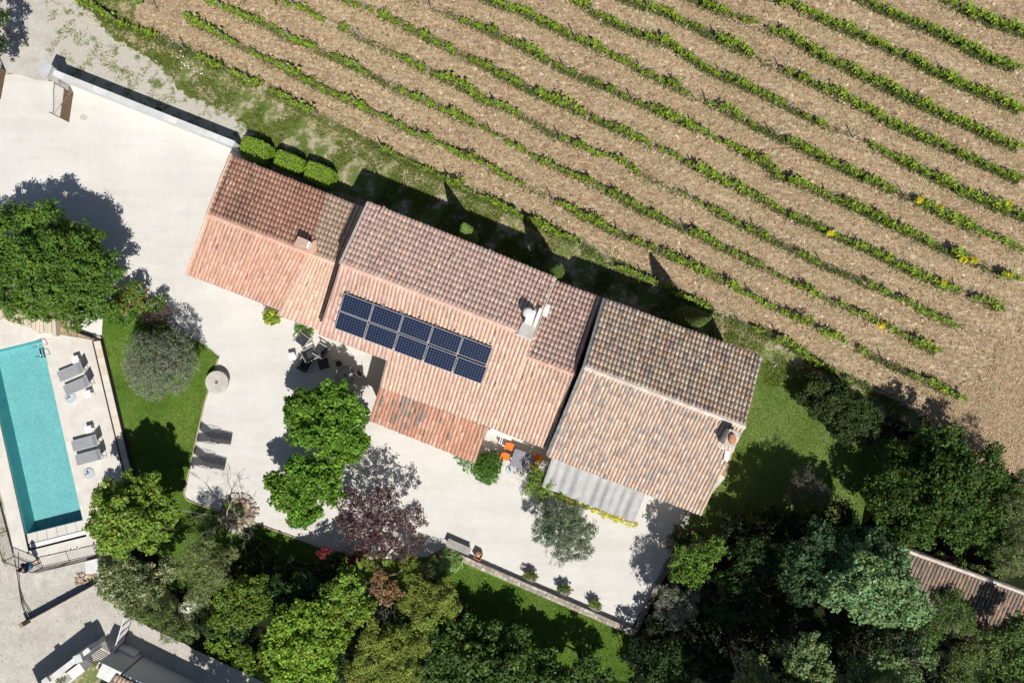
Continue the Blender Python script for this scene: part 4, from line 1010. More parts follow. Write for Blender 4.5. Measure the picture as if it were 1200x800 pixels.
for i, (x, y, a, lab) in enumerate(((399, 426, -55, 'dark metal garden chair above left of the round table'), (424, 436, 185, 'dark metal garden chair to the right of the round table'), (402, 455, 65, 'dark metal garden chair below the round table under the leaves'))):
    o = mc if i == 0 else copy_tree(mc); o.location = P(x, y, .014); o.rotation_euler[2] = math.radians(a); o['label'] = lab
# millstone table
t = thing('millstone_table', 'round pale millstone table with a small central hole beside the lawn', 'stone table', P(258.5, 447, .014))
MB().lathe([(.28, 0), (.26, .42)], (0, 0, 0), 20).obj('pedestal', M['concrete'], t, False, True)
MB().lathe([(.72, .42), (.74, .45), (.735, .60), (.71, .625), (.11, .635), (.10, .56)], (0, 0, 0), 48, None, 1, .004).obj('stone_disc', M['concrete'], t)
MB().lathe([(.09, .56), (.085, .63)], (0, 0, 0), 14).obj('hole_plug', M['wood'], t)

# patio with orange chairs
t = thing('patio', '', 'patio', P(600, 540)); del t['category']; t['kind'] = 'structure'
if 'label' in t: del t['label']
reg = [(571, 503), (640, 527), (640, 536), (612, 575), (585, 560), (560, 535)]
ax2 = (P(642, 526) - P(571, 501)).normalized(); ay2 = Vector((ax2.y, -ax2.x, 0)); rp = P2([(573, 500), (642, 527), (618, 572), (588, 556), (562, 530)]); o2 = P(571, 501)
for i in range(-2, 8):
    for j in range(-1, 8):
        c4 = [o2 + ax2 * (.62 * (i + a) - (a * 2 - 1) * .004) + ay2 * (.62 * (j + b) - (b * 2 - 1) * .004) for a, b in ((0, 0), (1, 0), (1, 1), (0, 1))]
        pl = clip([(v.x, v.y) for v in c4], rp)
        if len(pl) >= 3: t_ = random.uniform(.93, 1.02); MB().prism(pl, .0, .10, (t_, t_, t_)).obj('paving_slab', M['stone_pale'], t, True)
w = MB(); a, b = P(574, 504, .9), P(600, 514, .9); d = b - a; w.box((a + b) / 2 - Vector((0, 0, .45)), (d.length, .3, .9), math.atan2(d.y, d.x)); tag(w.obj('patio_wall', M['white_wall']), 'short white wall against the house above the orange chairs', 'wall')
t = thing('patio_table', 'square slate grey patio table, its right half in black shade', 'table', P(611.5, 536.5, .10), math.atan2(ax2.y, ax2.x))
MB().box((0, 0, .74), (1.32, 1.12, .04)).obj('table_top', M['table_top'], t, bevel=.01)
for a in (-1, 1):
    for b in (-1, 1): MB().box((a * .58, b * .48, .36), (.07, .07, .72)).obj('leg', M['dark_metal'], t)
def oc():
    t = thing('patio_chair', '', 'chair', group='orange cushioned chairs on the patio')
    MB().box((.02, 0, .46), (.46, .48, .09)).obj('seat_cushion', M['orange'], t, bevel=.025)
    MB().box((-.25, 0, .72), (.09, .48, .46), 0, None, math.radians(-12)).obj('back_cushion', M['orange'], t, bevel=.025)
    for a in (-.2, .22):
        for b in (-.21, .21): MB().tube([(a, b, .42), (a * 1.1, b * 1.1, 0)], .015, 5).obj('leg', M['dark_metal'], t)
    MB().box((0, 0, .40), (.48, .50, .03)).obj('seat_frame', M['dark_metal'], t); return t
oo = oc(); rz = math.atan2(ax2.y, ax2.x)
for i, (x, y, a, lab) in enumerate(((597.5, 521.5, 0, 'sunlit orange patio chair nearest the house wall'), (592.5, 533, 0, 'sunlit orange patio chair beside the round bush'), (628.5, 535, 180, 'shaded orange patio chair nearest the house wall'), (624, 545.5, 180, 'shaded orange patio chair next to the leafy shrub'))):
    o = oo if i == 0 else copy_tree(oo); o.location = P(x, y, .10); o.rotation_euler[2] = rz + math.radians(a); o['label'] = lab
t = thing('folding_rack', 'small white slatted rack leaning at the house wall beside the orange chairs', 'rack', P(590, 514, .10), rz)
for k in range(4): MB().box((-.2 + k * .13, 0, .5), (.05, .62, .03), 0, None, .3).obj('slat', M['white'], t)
for s in (-1, 1): MB().box((0, s * .28, .27), (.5, .03, .5)).obj('side_panel', M['white'], t)

# canopy over the parking bay beside the east wing
t = thing('canopy', 'pale grey rippled cloth canopy along the south side of the right hand roof', 'canopy', P(692, 575))
cA, cB, cC, cD = P(647, 535, 2.75), P(757, 577, 2.75), P(743, 612, 2.45), P(635, 570, 2.45)
nu, nv = 96, 10; V = []; 
for j in range(nv + 1):
    for i in range(nu + 1):
        u, v = i / nu, j / nv; p = cA.lerp(cB, u).lerp(cD.lerp(cC, u), v)
        z = .055 * math.sin(u * 62 + 1.2 * math.sin(u * 9)) * (.6 + .4 * math.sin(v * 3)) + .05 * math.sin(u * 21 + .6) - .10 * math.sin(math.pi * v) * (.7 + .3 * math.sin(u * 17)) + random.uniform(-.003, .003)
        V.append((p.x, p.y, p.z + z))
F = [(j * (nu + 1) + i, j * (nu + 1) + i + 1, (j + 1) * (nu + 1) + i + 1, (j + 1) * (nu + 1) + i) for j in range(nv) for i in range(nu)]
mb = MB(); mb.add(V, F); mb.obj('cloth', M['canopy'], t, True, True)
for a, b in ((cA, cB), (cB, cC), (cC, cD), (cD, cA)): MB().tube([a - Vector((0, 0, .24)), b - Vector((0, 0, .24))], .04, 6).obj('beam', M['dark_metal'], t, True)
for p in (cC, cD, cC.lerp(cD, .5)): MB().box(Vector((p.x, p.y, (p.z - .24) / 2)), (.09, .09, p.z - .24)).obj('post', M['dark_metal'], t, True)

# bench, pot, low wall and planters on the south edge of the court
d_ = (P(737, 735) - P(545, 652)).normalized(); rzW = math.atan2(d_.y, d_.x)
t = thing('bench', 'weathered grey plank bench on the court at the left end of the low stone wall', 'bench', P(538, 638, .014), rzW)
for k in range(4): MB().box((0, -.19 + k * .125, .45), (1.62, .115, .04)).obj('plank', M['wood_grey'], t)
for s in (-1, 1): MB().box((s * .65, 0, .215), (.12, .44, .42)).obj('leg', M['stone_grey'], t)
def square_pot(x, y, lab, s=.46):
    t = thing('terracotta_pot', lab, 'pot', P(x, y, .014), rzW - .1); h = .5; m2 = MB()
    o_ = s / 2; i_ = o_ - .05
    vs = [(a * o_ * .85, b * o_ * .85, 0) for a, b in ((-1, -1), (1, -1), (1, 1), (-1, 1))] + [(a * o_, b * o_, h) for a, b in ((-1, -1), (1, -1), (1, 1), (-1, 1))] + [(a * i_, b * i_, h) for a, b in ((-1, -1), (1, -1), (1, 1), (-1, 1))] + [(a * i_ * .9, b * i_ * .9, h - .2) for a, b in ((-1, -1), (1, -1), (1, 1), (-1, 1))]
    fs = [(3, 2, 1, 0)] + [(k, (k + 1) % 4, 4 + (k + 1) % 4, 4 + k) for k in range(4)] + [(4 + k, 4 + (k + 1) % 4, 8 + (k + 1) % 4, 8 + k) for k in range(4)] + [(8 + k, 8 + (k + 1) % 4, 12 + (k + 1) % 4, 12 + k) for k in range(4)]
    m2.add(vs, fs); m2.obj('pot', M['terracotta'], t, bevel=.008); MB().box((0, 0, h - .22), (s - .14, s - .14, .03)).obj('soil', M['bark'], t)
    MB().box((-.02, .03, h - .12), (.22, .2, .14)).obj('stone', M['stone_tan'], t)
square_pot(561, 649, 'square terracotta pot with bare soil at the right end of the bench')
t = thing('stone_wall', 'long low dry stone wall between the court and the shaded south lawn', 'wall', P(640, 693))
a, b = P(541, 651.5), P(742, 738.5); L = (b - a).length; s_ = 0
nrm2 = Vector((-d_.y, d_.x, 0))
mb = MB(); mb.box((a + b) / 2 + Vector((0, 0, .18)), (L, .30, .36), rzW); mb.obj('wall_core', M['stone_grey'], t, True)
while s_ < L - .1:
    l = random.uniform(.22, .48); sp = random.random()
    for k, wd in ((0, .40 * random.uniform(.38, .62)),):
        for o_, ww in ((-.20 + wd / 2, wd), (-.20 + wd + (.40 - wd) / 2, .40 - wd)):
            c_ = random.choice([(1, 1, 1), (1.2, 1.18, 1.15), (.85, .8, .76), (1.1, 1.0, .88), (1.35, 1.36, 1.4), (.95, .86, .74)])
            hh = .42 + random.uniform(-.02, .03)
            MB().box(a + d_ * (s_ + l / 2) + nrm2 * o_ + Vector((0, 0, hh - .06)), (l - .02, ww - .015, .12), rzW + random.uniform(-.04, .04), c_).obj('stone', M['stone_grey'], t, True)
    s_ += l
t = thing('stone_kerb', 'dark mossy stone kerb on the right edge of the court below the trees', 'kerb', P(770, 690))
a, b = P(744, 738), P(784, 655); d2 = b - a; n = 16
for i in range(n):
    c_ = random.uniform(.5, .8); MB().box(a.lerp(b, (i + .5) / n) + Vector((random.uniform(-.03, .03), 0, .12)), (d2.length / n - .02, random.uniform(.26, .36), random.uniform(.2, .28)), math.atan2(d2.y, d2.x), (c_, c_, c_ * .95)).obj('stone', M['stone_grey'], t, True)

# white boundary wall, its pillar and the two gates
t = thing('boundary_wall', 'long white rendered wall along the top left side of the court', 'wall', P(180, 132))
a, b = P(80, 96, 0), P(287, 178, 0); d = b - a; rzB = math.atan2(d.y, d.x); hW = 1.75
MB().box((a + b) / 2 + Vector((0, 0, hW / 2 - .04)), (d.length, .30, hW - .08), rzB).obj('wall_body', M['white_wall'], t, True)
n = 13
for i in range(n):
    c_ = random.uniform(.80, .95); MB().box(a.lerp(b, (i + .5) / n) + Vector((0, 0, hW - .02)), (d.length / n - .012, .38, .07), rzB, (c_, c_ * 1.01, c_ * 1.03)).obj('coping_stone', M['white_wall'], t, True)
t = thing('gate_pillar', 'mottled square masonry pillar at the left end of the white wall', 'pillar', P(79, 97))
MB().box(P(79, 97) + Vector((0, 0, 1.05)), (.55, .75, 2.1), rzB - .05, (.8, .8, .8)).obj('shaft', M['white_wall'], t, True); MB().box(P(79, 97) + Vector((0, 0, 2.13)), (.66, .86, .09), rzB - .05, (.72, .74, .78)).obj('cap', M['white_wall'], t, True)
def iron_gate(a, b, lab, flip=1):
    t = thing('iron_gate', lab, 'gate', a); d = b - a; L = d.length; rz = math.atan2(d.y, d.x)
    MB().box((a + b) / 2 + Vector((0, 0, .46)), (L, .03, .82), rz).obj('sheet_panel', M['rust_metal'], t, True)
    f = MB()
    for u in (0, 1): f.box(a.lerp(b, u) + Vector((0, 0, .95)), (.05, .05, 1.9), rz)
    for z in (.05, .88): f.tube([a + Vector((0, 0, z)), b + Vector((0, 0, z))], .022, 5)
    top_ = [a.lerp(b, u) + Vector((0, 0, 1.82 - .24 * (.5 - .5 * math.cos(math.pi * min(1, max(0, (u - .15) / .7)))) * flip)) for u in np.linspace(0, 1, 13)]
    f.tube(top_, .024, 5); f.obj('gate_frame', M['rust_metal'], t, True)
    for i in range(1, 15):
        u = i / 15; z = top_[round(u * 12)].z; MB().tube([a.lerp(b, u) + Vector((0, 0, .88)), a.lerp(b, u) + Vector((0, 0, z + .1))], .011, 4).obj('bar', M['rust_metal'], t, True)
    MB().tube([a + Vector((.03, .04, .3)), b + Vector((.03, .04, 1.5))], .015, 5).obj('brace', M['steel'], t, True)
iron_gate(P(86, 110), P(81, 143), 'open brown iron gate leaf with curved top below the masonry pillar')
iron_gate(P(7, 84), P(1, 116), 'brown iron gate leaf cut by the left picture edge')
MB_ = MB().lathe([(.25, 0), (.25, .012), (.21, .02)], P(98, 138, .014), 20, None, .8); tag(MB_.obj('drain_cover', M['concrete']), 'small oval grey drain cover in the court below the white wall', 'drain cover')

# ---------------------------------------------------------------- lower left: walls, gate leaf and guest house
t = thing('garden_wall', 'white garden wall running up from the bottom left corner to a square pillar', 'wall', P(75, 785))
a, b = P(54, 806), P(108, 763); 
a, b = P(62, 794), P(110, 757); d = b - a; rz = math.atan2(d.y, d.x)
MB().box((a + b) / 2 + Vector((0, 0, .88)), (d.length + 2.0, .28, 1.76), rz).obj('wall_body', M['white_wall'], t, True)
for i in range(-1, 5): MB().box(a.lerp(b, (i + .5) / 4.5) + Vector((0, 0, 1.8)), (d.length / 4.5 - .01, .36, .07), rz, (.92, .93, .94)).obj('coping_stone', M['white_wall'], t, True)
MB().box(P(114, 755) + Vector((0, 0, 1.0)), (.5, .5, 2.0), rz - .3, (.85, .87, .9)).obj('pillar', M['white_wall'], t, True)
MB().box(P(78, 780) + Vector((0, 0, 1.0)), (.4, .4, 2.0), rz, (.9, .9, .9)).obj('pillar', M['white_wall'], t, True)
t = thing('planter_trough', 'white rectangular trough with a white flowering plant behind the garden wall', 'trough', P(94, 783), rz)
MB().box((0, 0, .5), (1.9, .62, 1.0)).obj('trough_body', M['white_wall'], t); MB().box((-.45, 0, 1.003), (.9, .46, .02)).obj('soil', M['wood_grey'], t)
tp_ = thing('white_flowers', 'small white flowered plant growing in the white trough at the bottom left', 'plant', (t.location.x, t.location.y, 1.0)); link('foliage', crown_mesh('foliage', [(t.location + Vector((-.5, -.25, 1.2)), .3, .3, .22)], leaf_mat('trough_leaves', (.12, .18, .05)), leaf=.09, twig=.16, per=10, bough=0, accents=(.35, (4, 3, 8))), tp_, True)
t = thing('white_gate', 'long white gate leaf with dark diagonal bars standing open by the guest house', 'gate', P(150, 745))
a, b = P(157, 719), P(142, 764); d = b - a; L = d.length; rz = math.atan2(d.y, d.x)
MB().slab([a + Vector((0, 0, .15)), b + Vector((0, 0, .15)), P(131, 772, 1.1) , P(145.5, 724, 1.1)], .04).obj('gate_panel', M['white'], t, True)
MB().tube([P(145.5, 723, 1.14), P(130.5, 772.5, 1.14)], .035, 6).obj('top_rail', M['white'], t, True); MB().tube([a + Vector((0, 0, .1)), b + Vector((0, 0, .1))], .03, 6).obj('bottom_rail', M['dark_metal'], t, True)
for i in range(5):
    u = .08 + i * .21; p = a.lerp(b, u) + Vector((0, 0, .16)); q_ = P(145.5, 724, 1.12).lerp(P(131, 772, 1.12), min(1, u + .12)); MB().tube([p, q_], .028, 5).obj('diagonal_bar', M['dark_metal'], t, True)  # dark tubes laid diagonally across the white panel
t = thing('slatted_gate', 'closed dark slatted gate between the garden wall pillar and the guest house', 'gate', P(120, 768))
a, b = P(117, 758), P(136, 769); d = b - a; rz = math.atan2(d.y, d.x)
for i in range(9):
    MB().box((a + b) / 2 + Vector((0, 0, .2 + i * .17)), (d.length, .02, .05), rz).obj('slat', M['dark_metal'], t, True)
for u in (0, 1): MB().box(a.lerp(b, u) + Vector((0, 0, .85)), (.07, .07, 1.7), rz).obj('post', M['dark_metal'], t, True)
t = thing('gate_post', 'pale post with a small terracotta pot on top beside the slatted gate', 'post', P(135, 768))
MB().box(P(136, 766) + Vector((0, 0, .85)), (.42, .42, 1.7), rz).obj('shaft', M['white_wall'], t, True)
tt = thing('flower_pot', 'tiny terracotta pot standing on the pale gate post', 'pot', P(136, 766) + Vector((0, 0, 1.7))); MB().lathe([(.06, 0), (.09, .15), (.07, .15), (.05, .03)], (0, 0, 0), 12).obj('pot', M['terracotta'], tt)
tag(sheet('guest_lawn', [(104, 776), (136, 770), (150, 790), (160, 830), (60, 830), (80, 800)], .016, M['verge'], .05), kind='structure')
# guest house
gh = thing('guest_house', 'white walled guest house with a pale tiled roof at the bottom left corner', 'house', P(200, 800))
eL, eR = P(143, 783, 2.7), P(200, 810, 2.7)
f0, f1 = P(168, 769), P(275, 821); 
fd = (f1 - f0).normalized(); fn = Vector((fd.y, -fd.x, 0))
k0 = f0; k1 = f1; k2 = f1 + fn * 5; k3 = f0 + fn * 5
mb = MB(); mb.prism([(v.x, v.y) for v in (k0, k1, k2, k3)], 0, 2.32); mb.obj('wall', M['grey_wall'], gh, True)
r0_, r1_ = k0 - fd * .35 + fn * .12, k1 + fd * .3 + fn * .12
q = [lz(r0_ + fn * 2.6, 3.0), lz(r1_ + fn * 2.6, 3.0), lz(r0_, 2.4), lz(r1_, 2.4)]
rr = roof(gh, (q[0], q[1], q[2], q[3]), 'north slope of the guest house roof in pale pink tiles', pal='pale', chan='beige', gapdark=.5)
del rr['label']
q = [lz(r0_ + fn * 2.6, 3.0), lz(r1_ + fn * 2.6, 3.0), lz(r0_ + fn * 5.3, 2.35), lz(r1_ + fn * 5.3, 2.35)]
roof(gh, q, 'south slope', pal='pale', chan='beige', gapdark=.5)
g2 = P(150, 757)
MB().box(k0 - fd * .75 + fn * .35 + Vector((0, 0, 1.2)), (1.3, .9, 2.4), math.atan2(fd.y, fd.x)).obj('porch_block', M['white_wall'], gh, True)
MB().box(k0 - fd * 1.1 - fn * .18 + Vector((0, 0, .35)), (1.5, .15, .7), math.atan2(fd.y, fd.x)).obj('low_wall', M['grey_wall'], gh, True)
# concrete retaining wall below the railing
t = thing('retaining_wall', 'stained concrete retaining slab below the pool railing', 'wall', P(80, 670))
MB().slab([P(41, 672, .06), P(116, 653, .06), P(116, 671, .03), P(42, 692, .03)], .05).obj('slab', M['concrete'], t, True)
MB().slab([P(99, 658, .35), P(114, 654, .35), P(116, 671, .35), P(101, 672, .35)], .35).obj('end_block', M['white_wall'], t, True)
# long dark screen and its thin post, lower left
t = thing('garden_screen', 'long low dark screen fence running diagonally across the grey gravel drive', 'fence', P(75, 708))
a, b = P(36, 725), P(117, 681); d = b - a; rz = math.atan2(d.y, d.x)
for i in range(7):
    MB().box(a.lerp(b, (i + .5) / 7) + Vector((0, 0, .32)), (d.length / 7 - .03, .05, .60), rz).obj('screen_panel', M['dark_metal'], t, True)
    MB().box(a.lerp(b, i / 7) + Vector((0, 0, .33)), (.07, .07, .66), rz).obj('post', M['dark_metal'], t, True)
MB().box(P(33.5, 727) + Vector((0, 0, .35)), (.22, .30, .7), rz, (.7, .68, .62)).obj('end_post', M['stone_tan'], t, True)
t = thing('wire_rope', 'dark twisted wire running from the railing corner down to the screen fence', 'wire', P(25, 690))
for off in (0, .12): MB().tube([P(17, 655, .6), P(20, 672, .25), P(22.5, 690, .12), P(25 + off * 25, 706, .12), P(29 + off * 55, 718, .14), P(33, 727, .45)], .03, 5).obj('strand', M['dark_metal'], t, True)

# ================================================================ vineyard
ROWS = [
 [(95, 2), (110, 8), (130, 20), (150, 30), (210, 53), (265, 80), (325, 108), (345, 120), (370, 132), (410, 154), (430, 163), (460, 178), (495, 195), (545, 219), (610, 250), (640, 266), (685, 287), (725, 312), (737, 315), (800, 345), (842, 367), (910, 392), (987, 440), (1015, 450), (1060, 474), (1110, 499)],
 [(140, -10), (167, 2), (220, 20), (260, 40), (307, 65), (337, 80), (412, 117), (450, 135), (490, 155), (525, 172), (575, 195), (605, 210), (692, 255), (740, 277), (785, 297), (820, 312), (875, 342), (907, 360), (937, 372), (1007, 407), (1075, 440), (1145, 472)],
 [(220, -12), (255, 5), (312, 27), (335, 40), (375, 57), (420, 77), (462, 100), (512, 122), (575, 152), (595, 166), (615, 177), (662, 197), (712, 222), (760, 247), (795, 262), (842, 285), (895, 310), (940, 337), (1000, 362), (1060, 392), (1125, 422)],
 [(305, -12), (337, 2), (375, 19), (395, 27), (455, 57), (490, 75), (537, 95), (567, 115), (597, 125), (645, 152), (680, 170), (725, 187), (760, 205), (805, 227), (850, 250), (895, 272), (957, 304), (1000, 322), (1040, 342), (1100, 370), (1145, 391), (1168, 402)],
 [(385, -12), (415, 2), (462, 22), (520, 50), (575, 77), (607, 95), (700, 137), (750, 160), (815, 192), (840, 205), (875, 222), (922, 247), (955, 260), (1000, 282), (1040, 300), (1100, 330), (1170, 357), (1195, 368)],
 [(465, -12), (492, 0), (525, 12), (575, 32), (600, 45), (667, 80), (707, 97), (762, 122), (825, 152), (895, 187), (912, 202), (962, 222), (1015, 245), (1050, 262), (1100, 285), (1162, 312), (1215, 335)],
 [(555, -12), (587, 2), (607, 7), (645, 25), (700, 52), (755, 80), (800, 102), (850, 125), (890, 145), (937, 167), (982, 190), (1020, 207), (1075, 232), (1130, 260), (1187, 285), (1220, 300)],
 [(655, -12), (685, 2), (712, 20), (755, 37), (790, 50), (832, 77), (892, 105), (962, 140), (1015, 162), (1050, 180), (1092, 202), (1137, 225), (1180, 242), (1220, 260)],
 [(722, -12), (750, 1), (785, 12), (832, 35), (887, 62), (912, 75), (962, 97), (1000, 117), (1050, 142), (1107, 167), (1175, 197), (1220, 218)],
 [(800, -12), (830, 2), (895, 30), (925, 37), (970, 65), (1025, 90), (1075, 115), (1107, 130), (1145, 147), (1195, 170), (1220, 182)],
 [(895, -12), (922, 1), (962, 17), (1012, 37), (1075, 67), (1120, 90), (1157, 107), (1197, 125), (1220, 136)],
 [(1000, -12), (1027, 2), (1075, 22), (1125, 45), (1162, 65), (1195, 77), (1220, 88)],
 [(1090, -12), (1117, 2), (1162, 20), (1197, 32), (1220, 42)],
]
ORD = ['first', 'second', 'third', 'fourth', 'fifth', 'sixth', 'seventh', 'eighth', 'ninth', 'tenth', 'eleventh', 'twelfth', 'thirteenth']
vine_mat = lm('vine', (.15, .23, .024), trans=.22); weed_mat = lm('row_weed', (.07, .105, .028), trans=.25); yellow_mat = lm('broom_flower', (.50, .45, .03), trans=.2)
def vine_mesh(k, n=120, lx=.55, yellow=False):
    C, Nn, Sz, T = [], [], [], []
    shoots = np.linspace(-lx, lx, 9) + rng.uniform(-.08, .08, 9)
    for s in shoots:
        h = rng.uniform(.5, .98); m = n // 9; t = rng.random(m)
        x = s + rng.normal(0, .06, m) + (rng.random() - .5) * .3 * t; y = rng.normal(0, .10, m) + rng.normal(0, .09); z = .38 + t * (h - .38) + rng.normal(0, .04, m)
        C.append(np.stack([x, y, z], 1)); Nn.append(np.tile([0, -.15, 1.0], (m, 1)) + rng.normal(0, .3, (m, 3))); Sz.append(rng.uniform(.10, .19, m))
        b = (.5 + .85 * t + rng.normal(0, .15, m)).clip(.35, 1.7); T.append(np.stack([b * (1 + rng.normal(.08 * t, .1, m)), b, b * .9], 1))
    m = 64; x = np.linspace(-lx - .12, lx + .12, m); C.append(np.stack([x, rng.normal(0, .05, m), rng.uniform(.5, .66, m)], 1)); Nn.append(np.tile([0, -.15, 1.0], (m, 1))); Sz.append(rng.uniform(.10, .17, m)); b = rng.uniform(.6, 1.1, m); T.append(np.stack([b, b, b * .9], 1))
    V, F, T = leaves(np.concatenate(C), np.concatenate(Nn), np.concatenate(Sz), .85, np.concatenate(T), .45)
    tr = MB(); tr.tube([(0, 0, -.03), (.03, .02, .22), (-.02, 0, .45), (.0, .02, .62)], [.045, .036, .03, .022], 5, caps=False)
    tr.tube([(-.02, 0, .45), (-.25, .02, .60), (-.48, 0, .62)], [.024, .016, .01], 4, caps=False); tr.tube([(-.02, 0, .45), (.25, -.02, .60), (.48, 0, .62)], [.024, .016, .01], 4, caps=False)
    v2 = np.array(tr.v); f2 = np.array(tr.f) + len(V)
    me = npmesh('grapevine', np.concatenate([V, v2]), np.concatenate([F, f2]), vine_mat, np.concatenate([T, np.ones((len(f2), 3))]))
    me.materials.append(M['bark']); idx = np.zeros(len(F) + len(f2), np.int32); idx[len(F):] = 1; me.polygons.foreach_set('material_index', idx)
    return me, (V, F, T)
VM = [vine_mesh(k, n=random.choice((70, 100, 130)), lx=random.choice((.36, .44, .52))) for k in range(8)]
spots, posts = [], []
weedC = []; wires = []
for ri, row in enumerate(ROWS):
    pts = [P(x, y, .65) for x, y in row]
    for p in pts: p.z = 0
    seg = [(b - a).length for a, b in zip(pts[:-1], pts[1:])]; L = sum(seg)
    def at_s(s):
        for (a, b), l in zip(zip(pts[:-1], pts[1:]), seg):
            if s <= l: return a.lerp(b, s / l), (b - a).normalized()
            s -= l
        return pts[-1], (pts[-1] - pts[-2]).normalized()
    st_ = .95; cnt = int(L / st_); gap = .5 if ri == 0 else (.26 if ri < 4 else .17); k = 0; dead = 0
    ph = random.uniform(0, 6)
    for i in range(cnt):
        s = i * st_ + random.uniform(-.08, .08); p, d = at_s(s)
        if dead > 0: dead -= 1
        elif random.random() < gap * .45: dead = random.choice((1, 2, 3) if ri == 0 else (1, 1, 2, 3))
        vis = abs(p.x) < 34.2 and -12 < p.y < 22.8
        gapx = ri == 0 and ((370 < 600 + 18 * p.x < 455) or 1020 < 600 + 18 * p.x < 1100)
        if dead == 0 and vis and not gapx:
            spots.append((p + Vector((-d.y, d.x, 0)) * random.uniform(-.06, .06), math.atan2(d.y, d.x), ri))
        if i % 5 == 2 and vis: posts.append((p + d * st_ * .5, math.atan2(d.y, d.x), ri))
        wd = .62 + .55 * math.sin(s * .27 + ph) + .35 * math.sin(s * .9 + ph * 2) + (.35 if ri > 3 else 0)
        m = int(max(0, wd) * 190)
        if m:
            q = rng.normal(0, 1, (m, 2)); ux = rng.uniform(-.5, .5, m) * st_
            weedC.append(np.stack([p.x + d.x * ux - d.y * q[:, 0] * .15 + d.y * .06, p.y + d.y * ux + d.x * q[:, 0] * .15 - .05, np.abs(q[:, 1]) * .05 + .03], 1))
    w = MB()
    sub = [at_s(L * t)[0] for t in np.linspace(0, 1, max(8, int(L / 3)))]
    for z in (.55, .95): w.tube([q + Vector((0, 0, z)) for q in sub], .007, 3, caps=False)
    o = w.obj('trellis_wire', M['dark_metal']); tag(o, f'thin trellis wires along the {ORD[ri]} vine row up from the farmhouse', 'wire', 'trellis wires of the vine rows')
def nth(n):
    return f"{n}{'th' if 10 <= n % 100 <= 20 else {1: 'st', 2: 'nd', 3: 'rd'}.get(n % 10, 'th')}"
rank = {}
for ri in range(len(ROWS)):
    for n_, s_i in enumerate(sorted([s for s in spots if s[2] == ri], key=lambda s: s[0].x)): rank[id(s_i)] = n_ + 1
spots.sort(key=lambda s: (s[0].x - 0) ** 2 + (s[0].y) ** 2)
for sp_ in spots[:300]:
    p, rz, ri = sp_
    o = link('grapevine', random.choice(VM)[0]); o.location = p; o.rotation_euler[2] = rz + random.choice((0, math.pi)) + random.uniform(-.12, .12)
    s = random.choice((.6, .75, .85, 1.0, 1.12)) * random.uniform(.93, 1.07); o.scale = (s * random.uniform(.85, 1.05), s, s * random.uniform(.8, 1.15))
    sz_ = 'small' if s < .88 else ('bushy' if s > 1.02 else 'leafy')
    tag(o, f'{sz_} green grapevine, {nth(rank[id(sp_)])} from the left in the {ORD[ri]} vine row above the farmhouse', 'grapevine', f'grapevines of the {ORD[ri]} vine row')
# the remaining, farther vines as one mesh
Vs, Fs, Ts, nv_ = [], [], [], 0
for p, rz, ri in spots[300:]:
    V, F, T = random.choice(VM)[1]; c, s = math.cos(rz), math.sin(rz); k = random.uniform(.75, 1.15)
    V2 = np.stack([(V[:, 0] * c - V[:, 1] * s) * k + p.x, (V[:, 0] * s + V[:, 1] * c) * k + p.y, V[:, 2] * k], 1)
    Vs.append(V2); Fs.append(F + nv_); Ts.append(T); nv_ += len(V)
if Vs: tag(link('far_grapevines', npmesh('far_grapevines', np.concatenate(Vs), np.concatenate(Fs), vine_mat, np.concatenate(Ts))), 'rows of green grapevines farthest from the house toward the right corners', 'grapevines', kind='stuff')
wc = np.concatenate(weedC); n = len(wc); b = rng.uniform(.6, 1.5, n)
V, F, T = leaves(wc, np.tile([0, 0, .9], (n, 1)), rng.uniform(.09, .2, n), .35, np.stack([b * rng.uniform(.95, 1.25, n), b, b * .9], 1), .6)
tag(link('row_weeds', npmesh('row_weeds', V, F, weed_mat, T)), 'low green weeds growing in strips under the vine rows', 'weeds', kind='stuff')
pm = MB(); pm.tube([(0, 0, -.05), (.02, 0, 1.35)], [.045, .04], 6); pmesh = pm.mesh('vineyard_post', M['wood_grey'])
for pi_, (p, rz, ri) in enumerate(posts):
    o = link('vineyard_post', pmesh); o.location = p; o.rotation_euler = (random.uniform(-.07, .07), random.uniform(-.07, .07), rz)
    tag(o, f'slim weathered stake, {nth(sum(1 for q_ in posts[:pi_ + 1] if q_[2] == ri))} from the left in the {ORD[ri]} vine row above the farmhouse', 'post', f'stakes of the {ORD[ri]} vine row')
for x, y, r, lab in ((973, 272, 6, 'yellow flowering weed left of centre in the fourth vine row near the right'), (1128, 303, 7, 'larger yellow flower clump in the sixth vine row, left of a pair'), (1141, 305, 5, 'smaller yellow flower clump just right of the larger one in the sixth row'), (1181, 240, 8, 'bright yellow flowering weed near the right edge in the eighth row'), (1077, 234, 5, 'yellow flowering weed in the seventh vine row'), (1101, 243, 4, 'small yellow flower tuft right of another in the seventh vine row'), (1108, 208, 4, 'small yellow flower tuft in the eighth vine row'), (1180, 322, 5, 'yellow flower pair at the end stake of the sixth row'), (1105, 332, 6, 'yellow green flowering clump in the fifth vine row'), (1032, 381, 5, 'yellow flower tuft in the third vine row near the right')):
    c = P(x, y, .5); t = thing('yellow_wildflower', lab, 'wildflower', (c.x, c.y, 0), group='yellow flowering weeds in the vineyard')
    link('flower_head', crown_mesh('flower_head', [(c, r / 24, r / 26, .25)], yellow_mat, leaf=.10, twig=.2, per=10, dens=1.2, asp=.8), t, True)
    m2 = MB()
    for k in range(5): m2.tube([(0, 0, 0), (random.uniform(-.12, .12), random.uniform(-.12, .12), .5)], .008, 4)
    m2.obj('stem', M['bark'], t)

